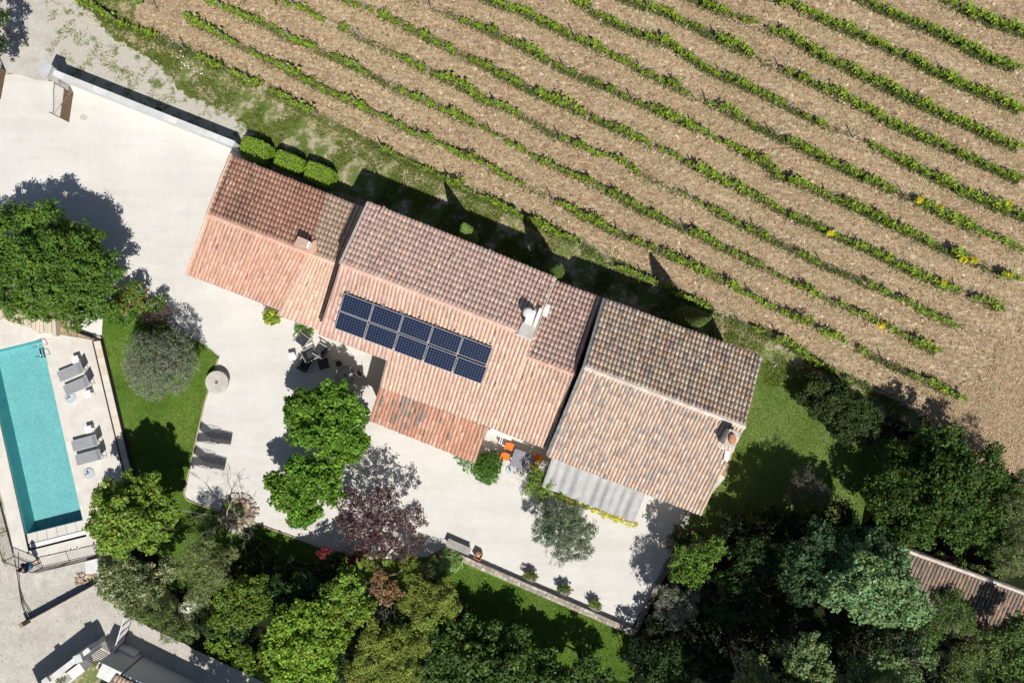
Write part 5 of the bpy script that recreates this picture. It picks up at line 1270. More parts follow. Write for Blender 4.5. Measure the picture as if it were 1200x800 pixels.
bandC = []
for row in ROWS:
    pts = [P(x, y, .65) for x, y in row]
    for a, b in zip(pts[:-1], pts[1:]):
        d = (b - a); L = Vector((d.x, d.y)).length; d = Vector((d.x, d.y, 0)).normalized(); nn = Vector((-d.y, d.x, 0))
        for side, amt in ((-1, 75), (1, 45)):
            m = int(L * amt); t_ = rng.random(m); o_ = side * rng.normal(.58, .13, m); w_ = np.sin(t_ * L * .7 + a.x) * .5 + .7
            kp = rng.random(m) < w_; t_, o_ = t_[kp], o_[kp]
            bandC.append(np.stack([a.x + d.x * t_ * L + nn.x * o_, a.y + d.y * t_ * L + nn.y * o_, np.full(len(t_), .03)], 1))
bc = np.concatenate(bandC); n = len(bc); b = rng.uniform(.6, 1.25, n)
V, F, T = leaves(bc, np.tile([0, 0, 1.0], (n, 1)), rng.uniform(.12, .34, n), .12, np.stack([b, b * .98, b * .9], 1), .35)
tag(link('straw_bands', npmesh('straw_bands', V, F, lm('straw_band', (.38, .32, .20), trans=.1), T)), 'pale dry grass lying in bands beside every vine row', 'dry grass', kind='stuff')
# clods, stones and straw lying between the rows
VINE_POLY = P2([(110, -60), (150, 25), (265, 78), (345, 117), (420, 156), (610, 247), (745, 314), (820, 350), (905, 388), (1010, 446), (1120, 500), (1200, 530), (1260, 500), (1260, -60)])
def rocks(name, poly, n, s0, s1, cols, label, z0=0.0, flat=.55):
    p = scatter(poly, n); s = s0 + (s1 - s0) * rng.random(n) ** 3
    dirs = np.array([(1, 0, 0), (0, 1, 0), (-1, 0, 0), (0, -1, 0), (0, 0, 1)], float)
    V = dirs[None] * rng.uniform(.55, 1.25, (n, 5, 1)) * s[:, None, None] * np.array([1, 1, flat])[None, None]
    a = rng.uniform(0, 6.28, n); ca, sa = np.cos(a)[:, None], np.sin(a)[:, None]
    V = np.stack([V[:, :, 0] * ca - V[:, :, 1] * sa, V[:, :, 0] * sa + V[:, :, 1] * ca, V[:, :, 2]], 2)
    V[:, :, 0] += p[:, 0:1]; V[:, :, 1] += p[:, 1:2]; V[:, :, 2] += z0; V[:, 4, :2] += rng.normal(0, .25, (n, 2)) * s[:, None]
    F = np.array([(0, 1, 4), (1, 2, 4), (2, 3, 4), (3, 0, 4)]); Fa = (F[None] + (np.arange(n) * 5)[:, None, None]).reshape(-1, 3)
    cl = np.array(cols)[rng.integers(0, len(cols), n)] * rng.uniform(.75, 1.2, (n, 1)); T = np.repeat(cl, 4, 0)
    return tag(link(name, npmesh(name, V.reshape(-1, 3), Fa, M['clod'], T.clip(0, 1))), label, 'soil clods' if 'clod' in name else 'stones', kind='stuff')
rocks('soil_clods', VINE_POLY, 60000, .03, .13, [(.36, .265, .165), (.40, .30, .19), (.29, .205, .125), (.46, .37, .245), (.42, .28, .17), (.60, .50, .36), (.20, .135, .085), (.33, .24, .15), (.46, .28, .16)], 'brown clods and pale stones scattered over the vineyard soil')
def blades(name, poly, n, h0, h1, wd, mtl, col, label, z0=.0, var=.25, lean=.5, mask=None):
    p = scatter(poly, n)
    if mask is not None: p = p[mask(p)]; n = len(p)
    h = rng.uniform(h0, h1, n); a = rng.uniform(0, 6.28, n); ld = rng.normal(0, lean, (n, 2)) * h[:, None]
    bx, by = np.cos(a) * wd / 2 * (.6 + rng.random(n)), np.sin(a) * wd / 2
    B = np.stack([p[:, 0], p[:, 1], np.full(n, z0)], 1)
    v0 = B + np.stack([bx, by, np.zeros(n)], 1); v1 = B - np.stack([bx, by, np.zeros(n)], 1); v2 = B + np.stack([ld[:, 0], ld[:, 1], h], 1)
    V = np.stack([v0, v1, v2], 1).reshape(-1, 3); F = np.arange(3 * n).reshape(n, 3)
    b = rng.uniform(1 - var, 1 + var, n) * np.array(1.0); T = np.stack([b * rng.uniform(.9, 1.3, n), b, b * .9], 1) * np.array(col)[None]
    return tag(link(name, npmesh(name, V, F, mtl, T)), label, 'grass', kind='stuff')
blades('straw_litter', VINE_POLY, 16000, .02, .09, .05, M['straw_blade'], (.85, .85, .85), 'dry straw litter between the vine rows', .01, .3, 2.6)
nz = lambda p, f, o: np.sin(p[:, 0] * f + o) * np.sin(p[:, 1] * f * 1.3 + o * 2) + .5 * np.sin(p[:, 0] * f * 2.7 - p[:, 1] * f * 2.1 + o)
VG_ = np.array(P2(VERGE_G))
blades('verge_tufts', P2(VERGE), 60000, .06, .22, .05, M['grass_blade'], (.9, .85, .8), 'rough green grass along the vineyard edge behind the house', .0, .4, .7, lambda p: (nz(p, .9, 1.0) > -.25) & ~in_poly(p, VG_))
blades('path_weeds', P2(VERGE_G), 9000, .04, .12, .06, M['grass_blade'], (1.0, .9, .8), 'sparse weeds on the gravel strip above the white wall', .0, .4, .8, lambda p: nz(p, 1.6, .3) > .35)
blades('west_lawn_grass', P2(LAWN_W), 70000, .03, .06, .035, M['grass_blade'], (.85, 1.1, .8), 'short mown grass of the west lawn', .01, .25, .8)
blades('south_lawn_grass', P2([(525, 655), (737, 738), (742, 800), (500, 790), (500, 700)]), 60000, .03, .06, .035, M['grass_blade'], (.85, 1.1, .8), 'short mown grass of the south lawn', .01, .25, .8)
blades('east_lawn_grass', P2(LAWN_E), 60000, .03, .07, .04, M['grass_blade'], (1.1, 1.12, 1.05), 'short grass of the lawn right of the farmhouse', .01, .3, .8)
blades('headland_grass', wobble(P2(STRAW), 1.2, .8), 52000, .05, .16, .06, M['straw_blade'], (1.0, .98, 1.02), 'dry straw coloured grass at the end of the vine rows', .0, .35, 1.6)
rocks('drive_pebbles', P2([(18, 660), (116, 655), (150, 722), (330, 808), (330, 860), (-40, 860), (-40, 480), (0, 590)]), 9000, .015, .06, [(.42, .40, .36), (.54, .52, .47), (.32, .30, .27)], 'loose pebbles over the grey drive', .012)
rocks('court_pebbles', P2(COURT), 12000, .010, .024, [(.52, .49, .43), (.66, .63, .57), (.47, .44, .39)], 'fine pale pebbles on the court', .014, .4)
p_ = scatter(P2([(205, 60), (230, 64), (240, 88), (218, 92)]), 12)
for i in range(1):
    m2 = MB()
    for x, y in p_: m2.lathe([(.04, .25), (.05, .27), (.02, .28)], (x, y, 0), 6)
    tag(m2.obj('daisies', M['white']), 'few tiny white daisies in the verge above the white wall', 'flowers', kind='stuff')

# ================================================================ trees and shrubs
L_mid = lm('broad', (.078, .148, .022)); L_yel = lm('lime', (.145, .225, .032)); L_lime = lm('bright_lime', (.155, .25, .028)); L_mul = lm('mulberry', (.095, .195, .020))
L_dark = lm('dark', (.030, .062, .014), trans=.15); L_shade = lm('shade_black', (.014, .027, .008), trans=.1); L_olive = lm('olive', (.155, .18, .115), trans=.12); L_olive2 = lm('pale_olive', (.17, .19, .14), trans=.15)  # near black thicket leaves carry the wood's deep shade as colour
L_blue = lm('blue_green', (.155, .25, .105), trans=.2); L_pine = lm('pine', (.165, .205, .036), trans=.15); L_grey = lm('grey_green', (.14, .18, .075), trans=.2)
L_plum = lm('plum', (.088, .042, .052), trans=.25); L_red = lm('red_plum', (.17, .03, .04), trans=.35); L_brown = lm('brown', (.24, .145, .075), trans=.2); L_white = lm('white_blossom', (.75, .76, .68), trans=.2)
L_hedge = lm('hedge', (.145, .235, .022)); L_bush = lm('bush', (.07, .17, .018)); L_hyel = lm('yellow_shrub', (.50, .48, .04)); L_forest = lm('forest', (.055, .105, .022), trans=.2)

# --- left edge and court
tree('fig_tree', 'big spreading green tree at the left edge above the pool', 'tree', [(15, 278, 3.2, 40), (55, 262, 3.4, 30), (95, 290, 3.4, 34), (122, 322, 2.8, 28), (70, 315, 4.3, 50), (20, 330, 3.8, 44), (88, 350, 2.8, 36), (45, 350, 2.6, 30), (118, 352, 2.4, 26), (-20, 300, 3.6, 40)], L_mid, r0=.22, leaf=.20, asp=.5, twig=.45, per=18, dens=1.15, var=.26, bump=.3)
tree('mixed_shrub', 'green shrub with reddish brown shoots at the lower right of the big left tree', 'shrub', [(150, 346, 1.2, 14), (160, 338, 1.3, 12), (140, 356, 1.0, 13), (165, 356, 1.0, 10)], L_mid, r0=.04, leaf=.15, twig=.3, per=14, accents=(.22, (2.2, .75, .7)))
tree('ground_shrub', 'low light green ground cover shrub on the lawn edge below the big left tree', 'shrub', [(130, 368, .35, 13), (146, 372, .35, 13), (160, 372, .35, 10), (120, 362, .4, 8)], L_bush, r0=.03, leaf=.10, twig=.22, per=14, zf=.5)
tree('border_shrub', 'yellow green shrub in the border between lawn and court above the clipped olive', 'shrub', [(183, 358, 1.1, 9), (188, 352, 1.0, 7)], L_mid, r0=.04, leaf=.14, twig=.28, per=12)
tree('purple_shrub', 'dusty purple grey shrub at the court corner above the clipped olive', 'shrub', [(186, 372, 1.1, 11), (193, 366, .9, 9), (176, 376, .9, 9)], lm('mauve', (.12, .09, .085)), r0=.04, leaf=.12, asp=.35, twig=.28, per=12)
tree('dark_shrub', 'dark evergreen shrub in shadow right above the clipped olive tree', 'shrub', [(168, 388, .9, 13), (182, 392, .8, 12)], L_dark, r0=.04, leaf=.12, twig=.28, per=12)
tree('olive_tree', 'round clipped grey green olive tree on the west lawn', 'olive tree', [(172, 415, 2.6, 27), (203, 412, 2.6, 26), (176, 440, 2.5, 27), (200, 436, 2.5, 26), (188, 427, 3.0, 36), (182, 456, 1.9, 15), (216, 425, 2.2, 18), (157, 428, 2.1, 14)], L_olive, r0=.16, leaf=.12, asp=.32, twig=.30, per=14, dens=1.1, bump=.12, var=.25, inner=.25)
tree('lime_tree', 'large yellow green broadleaf tree beside the lower right corner of the pool', 'tree', [(135, 583, 3.6, 27), (163, 577, 3.8, 27), (185, 597, 3.4, 24), (152, 605, 4.4, 36), (124, 613, 2.9, 21), (175, 620, 3.4, 26), (140, 632, 3.0, 24), (197, 606, 2.6, 12)], L_yel, r0=.2, leaf=.20, asp=.7, twig=.36, per=14, dens=1.1, var=.3, bump=.3)
tree('mulberry_tree', 'bright green round leaved tree over the round table left of the annex roof', 'tree', [(362, 480, 2.8, 29), (395, 472, 3.2, 27), (413, 492, 3.0, 20), (385, 505, 3.5, 30), (354, 510, 2.7, 18), (412, 524, 3.0, 20), (388, 535, 2.9, 22), (345, 474, 2.2, 13), (425, 515, 2.7, 10)], L_mul, r0=.14, leaf=.19, asp=.85, twig=.36, per=13, dens=1.1, var=.28, bump=.34)
tree('mulberry_tree', 'bright green round leaved tree on the court above the plum tree, lower of two', 'tree', [(350, 555, 3.0, 24), (378, 562, 3.2, 26), (335, 578, 2.8, 21), (360, 590, 3.1, 26), (390, 575, 2.7, 17), (350, 608, 2.6, 14), (322, 562, 2.5, 13)], L_mul, r0=.13, leaf=.19, asp=.85, twig=.36, per=13, dens=1.1, var=.28, bump=.34)
tree('variegated_shrub', 'small yellow edged shrub against the south wall of the west wing', 'shrub', [(318, 371, .75, 10), (325, 372, .6, 7)], lm('varieg', (.20, .27, .03)), r0=.03, leaf=.16, twig=.24, per=12, accents=(.35, (1.9, 1.6, 1.3)))
tree('low_shrub', 'small dark green shrub at the house wall above the sunlit armchair', 'shrub', [(352, 385, .5, 7), (362, 390, .5, 6)], L_bush, r0=.02, leaf=.10, twig=.2, per=12)
tree('round_bush', 'dense round clipped bright green bush right of the orange annex roof', 'bush', [(572, 546, .95, 16), (566, 552, .8, 13), (577, 540, .8, 13), (573, 556, .7, 12)], L_bush, r0=.05, leaf=.09, twig=.2, per=14, dens=1.2, bump=.08, var=.22)
tree('white_rose_bush', 'loose shrub with white flowers under the lower edge of the annex roof', 'shrub', [(543, 539, .8, 7), (550, 546, .8, 8), (557, 549, .8, 7), (535, 533, .7, 5)], L_bush, r0=.03, leaf=.12, twig=.24, per=12, accents=(.35, (7.5, 3.6, 26.0)))
tree('leafy_shrub', 'airy feathery green shrub at the left corner of the grey canopy', 'shrub', [(628, 563, 2.0, 12), (640, 570, 2.1, 13), (632, 552, 2.0, 10), (655, 583, 1.9, 7), (620, 575, 1.7, 8), (636, 581, 1.7, 9)], L_hedge, r0=.06, leaf=.20, asp=.25, twig=.36, per=14, bump=.35, twigs=5)
tree('climbing_plant', 'yellow green climbing plant trimmed along the lower edge of the grey canopy', 'climbing plant', [(662 + i * 6.8, 585 + i * 2.45 + random.uniform(-1, 1), 2.25, random.uniform(3.2, 5)) for i in range(13)], L_hyel, r0=.03, leaf=.11, twig=.2, per=12, twigs=1, zf=1.0)
tree('small_shrub', 'small green shrub at the front edge of the grey canopy', 'shrub', [(656, 583, 2.4, 6)], L_hedge, r0=.03, leaf=.14, asp=.3, twig=.24, per=14)
tree('agave_clump', 'clump of long pale green strap leaves at the left end of the low stone wall', 'plant', [(528, 655, .45, 12), (534, 660, .4, 10), (524, 664, .4, 8)], lm('strap', (.20, .30, .10)), r0=.03, leaf=.55, asp=.10, twig=.45, per=14, jit=.9, zf=.7)
for i, (x, y, r, lab, key) in enumerate(((622, 674, 8, 'first', (.12, .15, .035)), (661, 690, 8, 'middle', (.10, .15, .04)), (697, 708, 7.5, 'last', (.13, .19, .04)))):
    w_ = {'first': 'left of three', 'middle': 'middle of three', 'last': 'right of three'}[lab]
    t = thing('stone_trough', f'oval stone trough planter, {w_} along the low stone wall', 'trough', P(x, y, .014), rzW, 'oval trough planters on the low wall')
    MB().lathe([(.34, 0), (.42, .42), (.36, .42), (.33, .36)], (0, 0, 0), 24, None, .58).obj('trough_body', M['stone_grey'], t)
    c = P(x, y, .5); b_ = thing('clipped_plant', f'low green plant filling the {"left" if i == 0 else "middle" if i == 1 else "right"} oval stone trough', 'plant', (c.x, c.y, 0))
    link('foliage', crown_mesh('foliage', [(c + d_ * .13, r / 20, r / 26, .22), (c - d_ * .13, r / 20, r / 26, .24)], lm('planter%s' % lab, key), leaf=.08, twig=.16, per=12, dens=1.2), b_, True)
    m2 = MB(); m2.tube([(0, 0, .3), (0, 0, .5)], .02, 5); m2.obj('stem', M['bark'], b_)

# hedges behind the west wing
for x, y, rx, ry, lab in ((298, 175, .88, .66, 'box clipped hedge block touching the end of the white wall'), (338, 189.5, .90, .52, 'middle clipped hedge block behind the west wing roof'), (373, 203.5, .88, .60, 'rightmost clipped hedge block behind the west wing roof')):
    c = P(x, y, 1.35); t = thing('clipped_hedge', lab, 'hedge', (c.x, c.y, 0), group='clipped hedge blocks behind the west wing')
    n = 5200; f = rng.integers(0, 5, n); u = rng.uniform(-1, 1, (n, 2)); H_ = 1.0
    X = np.zeros((n, 3)); Nn = np.zeros((n, 3))
    for k, (ax_, sg) in enumerate(((2, 1), (0, 1), (0, -1), (1, 1), (1, -1))):
        m = f == k if k else (f == 0) | (rng.random(n) < .35)
        o_ = [a for a in (0, 1, 2) if a != ax_]; X[m] = 0; X[m, ax_] = sg; X[np.ix_(m, o_)] = u[m]; Nn[m] = 0; Nn[m, ax_] = sg
    rr_ = 1 - .10 * np.abs(X[:, :2]).prod(1); X = X * rr_[:, None] + rng.normal(0, .035, (n, 3)); 
    pos = X * np.array([rx, ry, .65])[None]; ca, sa = math.cos(rzB), math.sin(rzB)
    pos = np.stack([pos[:, 0] * ca - pos[:, 1] * sa + c.x, pos[:, 0] * sa + pos[:, 1] * ca + c.y, pos[:, 2] + .75], 1)
    b = rng.uniform(.6, 1.35, n); V, F, T = leaves(pos, Nn + [0, 0, .3], rng.uniform(.07, .13, n), .7, np.stack([b, b, b * .9], 1), .5)
    link('foliage', npmesh('foliage', V, F, L_hedge, T), t, True)
    MB().box((0, 0, .68), (rx * 1.6, ry * 1.5, 1.1), rzB).obj('inner_branches', M['bark'], t)
    MB().tube([(0, 0, 0), (0, 0, .5)], .06, 6).obj('trunk', M['bark'], t)
# cypresses and topiary north of the house
def cypress(x, y, h, r, lab, mtl, kind='cypress_tree', lean=0):
    tp = P(x, y, h); n = 9000; t_ = rng.random(n) ** .9; z = .15 + t_ * (h - .15); rad = r * np.sin(np.clip((1 - t_) * 1.55 + .07, 0, math.pi / 2)) * (1 - .5 * rng.random(n) ** 2); a = rng.uniform(0, 6.28, n)
    pos = np.stack([tp.x + rad * np.cos(a), tp.y + rad * np.sin(a), z], 1); nn = np.stack([np.cos(a), np.sin(a), np.full(n, .6)], 1)
    b = rng.uniform(.55, 1.4, n); V, F, T = leaves(pos, nn, rng.uniform(.08, .17, n), .5, np.stack([b, b, b], 1), .5)
    t = thing(kind, lab, 'cypress tree', (tp.x, tp.y, 0)); link('crown', npmesh('crown', V, F, mtl, T), t, True)
    MB().tube([(0, 0, -.03), (0, 0, h * .8)], [.09, .03], 6).obj('trunk', M['bark'], t)
cypress(543, 262, 6.0, .58, 'narrow cypress with a small lit round top in the house shadow', lm('cyp_a', (.13, .19, .045)))
cypress(655, 310, 7.0, .72, 'dark green cypress close to the eave of the middle wing', lm('cyp_b', (.06, .10, .02)))
cypress(833, 371, 7.0, .85, 'cypress with an olive green lit side behind the right hand roof', lm('cyp_c', (.085, .115, .025)))

# --- purple plum (open crown with visible branches), pale olive on the terrace, dead trees
def open_tree(name, label, cat, base_px, lobes_px, mtl, wood, r0=.11, th=1.0, nb=5, depth=4, L=1.5, spread=.5, extra=None, **kw):
    b = P(*base_px); b.z = 0; t = thing(name, label, cat, b); mb = MB(); mb.tube([b - Vector((0, 0, .05)), b + Vector((.03, .02, th * .5)), b + Vector((0, 0, th))], [r0 * 1.2, r0, r0 * .85], 8)
    tips = []
    for k in range(nb):
        a = 2 * math.pi * k / nb + random.uniform(-.3, .3); branch_rec(mb, b + Vector((0, 0, th * random.uniform(.8, 1))), Vector((math.cos(a), math.sin(a), random.uniform(.7, 1.4))), L, r0 * .55, depth, spread, tips)
    mb.obj('trunk', wood, t, True, True)
    if lobes_px:
        lobes = [(P(x, y, z), r / 18 * (CAMH - z) / CAMH, r / 18 * (CAMH - z) / CAMH, min(z * .9, r / 18 * .7)) for x, y, z, r in lobes_px]
        link('crown', crown_mesh('crown', lobes, mtl, **kw), t, True)
    return t
open_tree('plum_tree', 'purple leaved plum tree with thin grey branches left of the bench', 'tree', (447, 618), [(412, 588, 2.8, 19), (438, 592, 3.2, 25), (425, 618, 3.0, 25), (460, 618, 3.2, 26), (484, 608, 2.8, 19), (455, 580, 2.8, 16), (405, 615, 2.5, 14), (470, 645, 2.5, 17), (440, 640, 2.7, 18), (490, 632, 2.3, 9)], L_plum, M['bark'], r0=.12, L=1.15, depth=3, leaf=.14, asp=.6, twig=.34, per=12, dens=.55, var=.45, inner=.9, low=-.6, accents=(.36, (2.0, 3.4, 2.6)))
tree('red_plum_shoots', 'small bright red leaved shoots in the shade below the plum tree', 'shrub', [(377, 647, 1.8, 6), (383, 643, 1.8, 5), (418, 652, 1.6, 6), (426, 645, 1.6, 6), (411, 657, 1.5, 5)], L_red, r0=.03, leaf=.16, twig=.26, per=10)
open_tree('young_olive', 'sparse see-through olive tree standing on the pale south terrace', 'olive tree', (658, 612), [(643, 608, 2.4, 20), (668, 603, 2.5, 20), (655, 625, 2.6, 22), (682, 622, 2.4, 20), (662, 645, 2.0, 17), (684, 643, 1.9, 15), (636, 628, 2.1, 14)], lm('terr_olive', (.11, .15, .08), trans=.15), M['bark'], r0=.08, L=.9, depth=4, leaf=.125, asp=.34, twig=.28, per=12, dens=1.25, inner=.75, var=.3)
# circular stone bed with a dead tree
t = thing('stone_bed', 'round dry stone planting bed on the court below the recliners', 'planting bed', P(279, 602))
for ring, (r, k) in enumerate(((1.22, 24), (1.12, 22))):
    for i in range(k):
        if ring and random.random() < .6 and not 15 < i < 22: continue
        a = 2 * math.pi * (i + random.uniform(-.15, .15)) / k; r = r * random.uniform(.92, 1.05); c = P(279, 602) + Vector((math.cos(a) * r, math.sin(a) * r, .07 + ring * .11)); c_ = random.choice([(1.3, 1.28, 1.2), (1.15, 1.12, 1.05), (1.0, .95, .88)])
        if 6 < i < 15 and random.random() < .6: continue
        MB().box(c, (random.uniform(.16, .30), random.uniform(.20, .34), .12), a + math.pi / 2, c_).obj('stone', M['stone_grey'], t, True, bevel=.02)
for i in range(46):
    a = random.uniform(0, 6.28); r = 1.0 * math.sqrt(random.random()); s = random.uniform(.10, .26)
    MB().box(P(279, 602) + Vector((math.cos(a) * r, math.sin(a) * r, .16)), (s * 1.3, s, s * .6), random.uniform(0, 3), random.choice([(1, 1, 1), (1.2, 1.15, 1.1), (.8, .7, .6), (1.3, 1.3, 1.3)])).obj('rubble_stone', M['stone_tan'], t, True)
MB().lathe([(1.15, 0), (1.1, .14), (.2, .16)], P(279, 602), 24).obj('soil', M['bark'], t, True)
tree('low_plant', 'small light green plant inside the round stone bed', 'plant', [(268, 592, .5, 5), (270, 600, .45, 4)], L_lime, r0=.02, leaf=.12, twig=.2, per=10)
tree('low_plant', 'small dark green plant on the right side inside the round stone bed', 'plant', [(281, 598, .5, 6)], L_bush, r0=.02, leaf=.10, twig=.2, per=10)
open_tree('dead_tree', 'bare bleached dead tree leaning out of the round stone bed', 'dead tree', (272, 606), None, None, M['deadwood'], r0=.10, th=.8, nb=5, L=1.15, depth=4, spread=.55)
tree('grey_shrub', 'sparse grey brown shrub under the dead tree beside the stone bed', 'shrub', [(250, 612, .8, 10), (262, 622, .8, 10), (240, 604, .7, 8), (262, 610, .8, 9), (276, 618, .7, 9), (288, 608, .6, 7)], L_grey, r0=.03, leaf=.10, asp=.3, twig=.3, per=8, dens=.6)

# --- wood along the bottom
W_ = 'tree'
tree('pittosporum', 'cream flecked evergreen tree below the large yellow green pool tree', W_, [(135, 665, 2.4, 22), (160, 672, 2.6, 22), (140, 690, 2.4, 22), (175, 690, 2.6, 24), (200, 665, 2.5, 16), (160, 708, 2.2, 18), (125, 680, 2.0, 14)], L_grey, leaf=.13, twig=.32, per=14, accents=(.22, (2.6, 2.0, 2.6)), var=.3, bump=.3)
tree('soft_pine', 'soft pale grey green feathery tree below the dead tree', W_, [(238, 648, 3.4, 20), (252, 668, 3.6, 22), (222, 665, 3.2, 19), (240, 685, 3.2, 18), (268, 650, 3.0, 13), (232, 700, 2.8, 15)], lm('soft', (.16, .20, .075)), leaf=.20, asp=.18, twig=.36, per=16, bump=.3)
tree('white_shrub', 'shrub covered in white blossom at the edge of the lower drive', 'shrub', [(219, 712, 1.7, 9), (229, 706, 1.7, 7), (222, 722, 1.5, 6)], L_white, r0=.03, leaf=.13, twig=.26, per=12, accents=(.3, (.2, .32, .08)))
tree('grey_green_tree', 'drooping grey green tree overhanging the shaded lower drive', W_, [(185, 720, 2.6, 20), (205, 735, 2.4, 17), (168, 712, 2.4, 17), (222, 738, 2.2, 13)], lm('gg', (.12, .165, .05)), leaf=.18, asp=.25, twig=.34, per=14, bump=.3)
tree('lime_tree', 'dark to bright green tree above the lime green hedge at the bottom', W_, [(268, 700, 3.0, 20), (295, 690, 3.2, 22), (262, 722, 2.8, 18), (290, 718, 3.0, 20), (310, 708, 3.0, 16)], lm('wd1', (.10, .155, .022)), leaf=.18, twig=.36, per=14, bump=.32)
tree('lime_hedge', 'long lime green hedge bordering the shaded drive at the bottom', 'hedge', [(252, 752, 1.5, 12), (268, 758, 1.5, 14), (284, 768, 1.5, 14), (300, 778, 1.5, 14), (318, 786, 1.5, 15), (336, 797, 1.5, 16), (355, 808, 1.5, 16)], L_lime, r0=.05, leaf=.11, twig=.26, per=14, bump=.15)
tree('bright_maple', 'broad bright lime green tree in the bottom wood', W_, [(340, 730, 3.6, 26), (370, 722, 4.0, 26), (330, 758, 3.4, 26), (362, 755, 4.0, 30), (392, 745, 3.6, 22), (345, 785, 3.2, 26), (375, 785, 3.4, 24)], L_lime, leaf=.19, asp=.7, twig=.38, per=13, bump=.34, var=.28, r0=.2)
tree('maple_tree', 'yellow green broadleaf tree below the plum tree', W_, [(408, 690, 3.8, 22), (395, 710, 3.8, 20), (422, 712, 3.8, 18), (410, 675, 3.4, 13), (385, 695, 3.4, 13)], L_yel, leaf=.19, asp=.7, twig=.36, per=13, bump=.34, var=.3)
tree('dark_oak', 'dark green tree in deep shade left of the bright lime tree', W_, [(325, 690, 2.6, 18), (345, 700, 2.6, 18), (360, 685, 2.4, 16)], L_dark, leaf=.18, twig=.36, per=14)
tree('dark_shrub', 'dark green shrub at the shaded lower end of the west lawn', W_, [(280, 735, 1.8, 15), (250, 735, 1.8, 13)], L_dark, leaf=.16, twig=.32, per=12)
tree('umbrella_pine', 'yellow olive pine with cushion-like tufts below the left end of the bench', W_, [(490, 690, 2.88, 17.0), (512, 702, 3.02, 18.0), (500, 720, 3.02, 20.0), (522, 690, 2.45, 12.0), (478, 708, 2.59, 13.0), (528, 712, 2.45, 10.0)], L_pine, leaf=.17, asp=.30, twig=.42, per=34, bump=.2, inner=.25, jit=.6, up=.8)
tree('umbrella_pine', 'large yellow olive pine with cushion-like tufts at the bottom centre left', W_, [(440, 745, 3.31, 22.0), (462, 755, 3.60, 24.0), (435, 770, 3.31, 22.0), (472, 780, 3.46, 24.0), (452, 795, 3.31, 24.0), (490, 752, 3.02, 15.0), (420, 790, 3.02, 18.0)], L_pine, leaf=.17, asp=.30, twig=.42, per=34, bump=.2, inner=.25, jit=.6, up=.8)
tree('umbrella_pine', 'small yellow olive pine top between the plum tree and the bare brown tree', W_, [(438, 655, 2.45, 12.0), (478, 658, 2.45, 10.0), (408, 732, 2.59, 12.0)], L_pine, leaf=.16, asp=.30, twig=.38, per=34, bump=.2, inner=.25, jit=.6, up=.8)
open_tree('dying_tree', 'half bare tree with pinkish brown dead foliage below the plum tree', 'tree', (455, 690), [(445, 675, 3.40, 12.0), (462, 690, 3.30, 12.0), (452, 702, 3.20, 9.0), (440, 692, 3.20, 8.0)], L_brown, M['deadwood'], r0=.10, th=2.0, nb=6, L=1.0, depth=3, leaf=.13, twig=.3, per=9, dens=.55, inner=.8, low=-.6)
tree('dark_bush', 'dark bush hidden in the shade beside the strap leaved plants', 'shrub', [(510, 662, 1.2, 12), (500, 675, 1.2, 12), (492, 665, 1.0, 10)], L_grey, leaf=.12, twig=.3, per=10, dens=.6)
tree('oak_tree', 'large deep green oak along the bottom edge below the south lawn', W_, [(540, 738, 1.9, 20), (572, 742, 1.9, 20), (602, 752, 2.0, 22), (560, 775, 2.8, 28), (600, 788, 3.2, 30), (636, 772, 2.2, 20), (528, 765, 2.2, 20), (650, 797, 2.6, 26), (575, 800, 3.2, 26)], L_forest, leaf=.20, asp=.65, twig=.42, per=15, bump=.34, var=.3, r0=.24)
tree('oak_tree', 'smaller deep green oak at the bottom edge below the corner of the low wall', W_, [(685, 785, 2.45, 20.0), (705, 800, 2.31, 20.0), (668, 800, 2.58, 20.0)], L_forest, leaf=.19, asp=.65, twig=.38, per=14, bump=.34, var=.3)
tree('oak_tree', 'deep green tree between the pines at the bottom centre', W_, [(515, 750, 2.18, 20.0), (505, 780, 2.31, 22.0), (528, 800, 2.31, 20.0)], L_forest, leaf=.19, asp=.65, twig=.40, per=14, bump=.34, var=.3)

# --- right side garden and wood
tree('laurel_tree', 'mid green tree beside the lower right corner of the court', W_, [(800, 655, 3.0, 18), (822, 650, 3.2, 19), (812, 670, 3.2, 20), (838, 640, 2.8, 13), (795, 672, 2.6, 12)], lm('laurel', (.105, .19, .028)), leaf=.15, twig=.34, per=14, bump=.25)
tree('red_flowered_shrub', 'dark green shrub with a few red flowers under the east wing roof corner', 'shrub', [(800, 625, 1.5, 14), (812, 618, 1.5, 12), (790, 635, 1.3, 10)], L_dark, leaf=.13, twig=.3, per=13, accents=(.04, (9.0, .6, 1.5)))
tree('grey_olive', 'grey leaved olive tree at the dark right corner of the court', 'olive tree', [(785, 700, 3.24, 17.0), (800, 712, 3.38, 17.0), (778, 715, 3.10, 14.0), (810, 697, 2.97, 11.0), (790, 728, 2.70, 10.0)], L_olive2, leaf=.12, asp=.3, twig=.28, per=12, inner=.4)
tree('small_tree', 'small green tree sprig between the laurel and the dark wood', 'shrub', [(845, 680, 2.2, 10), (830, 695, 1.8, 6)], lm('sprig', (.09, .17, .025)), leaf=.15, twig=.3, per=12)
tree('dark_laurel', 'very dark evergreen bush at the bottom below the grey olive', W_, [(785, 765, 2.2, 22), (800, 785, 2.4, 22), (772, 790, 2.2, 18)], L_dark, leaf=.14, twig=.34, per=12)
tree('dark_holly', 'very dark green tree in the middle of the shaded lower right garden', W_, [(880, 650, 2.6, 26), (905, 665, 2.8, 24), (870, 680, 2.6, 24), (850, 715, 2.4, 24), (885, 715, 2.6, 26)], L_dark, leaf=.16, twig=.38, per=13)
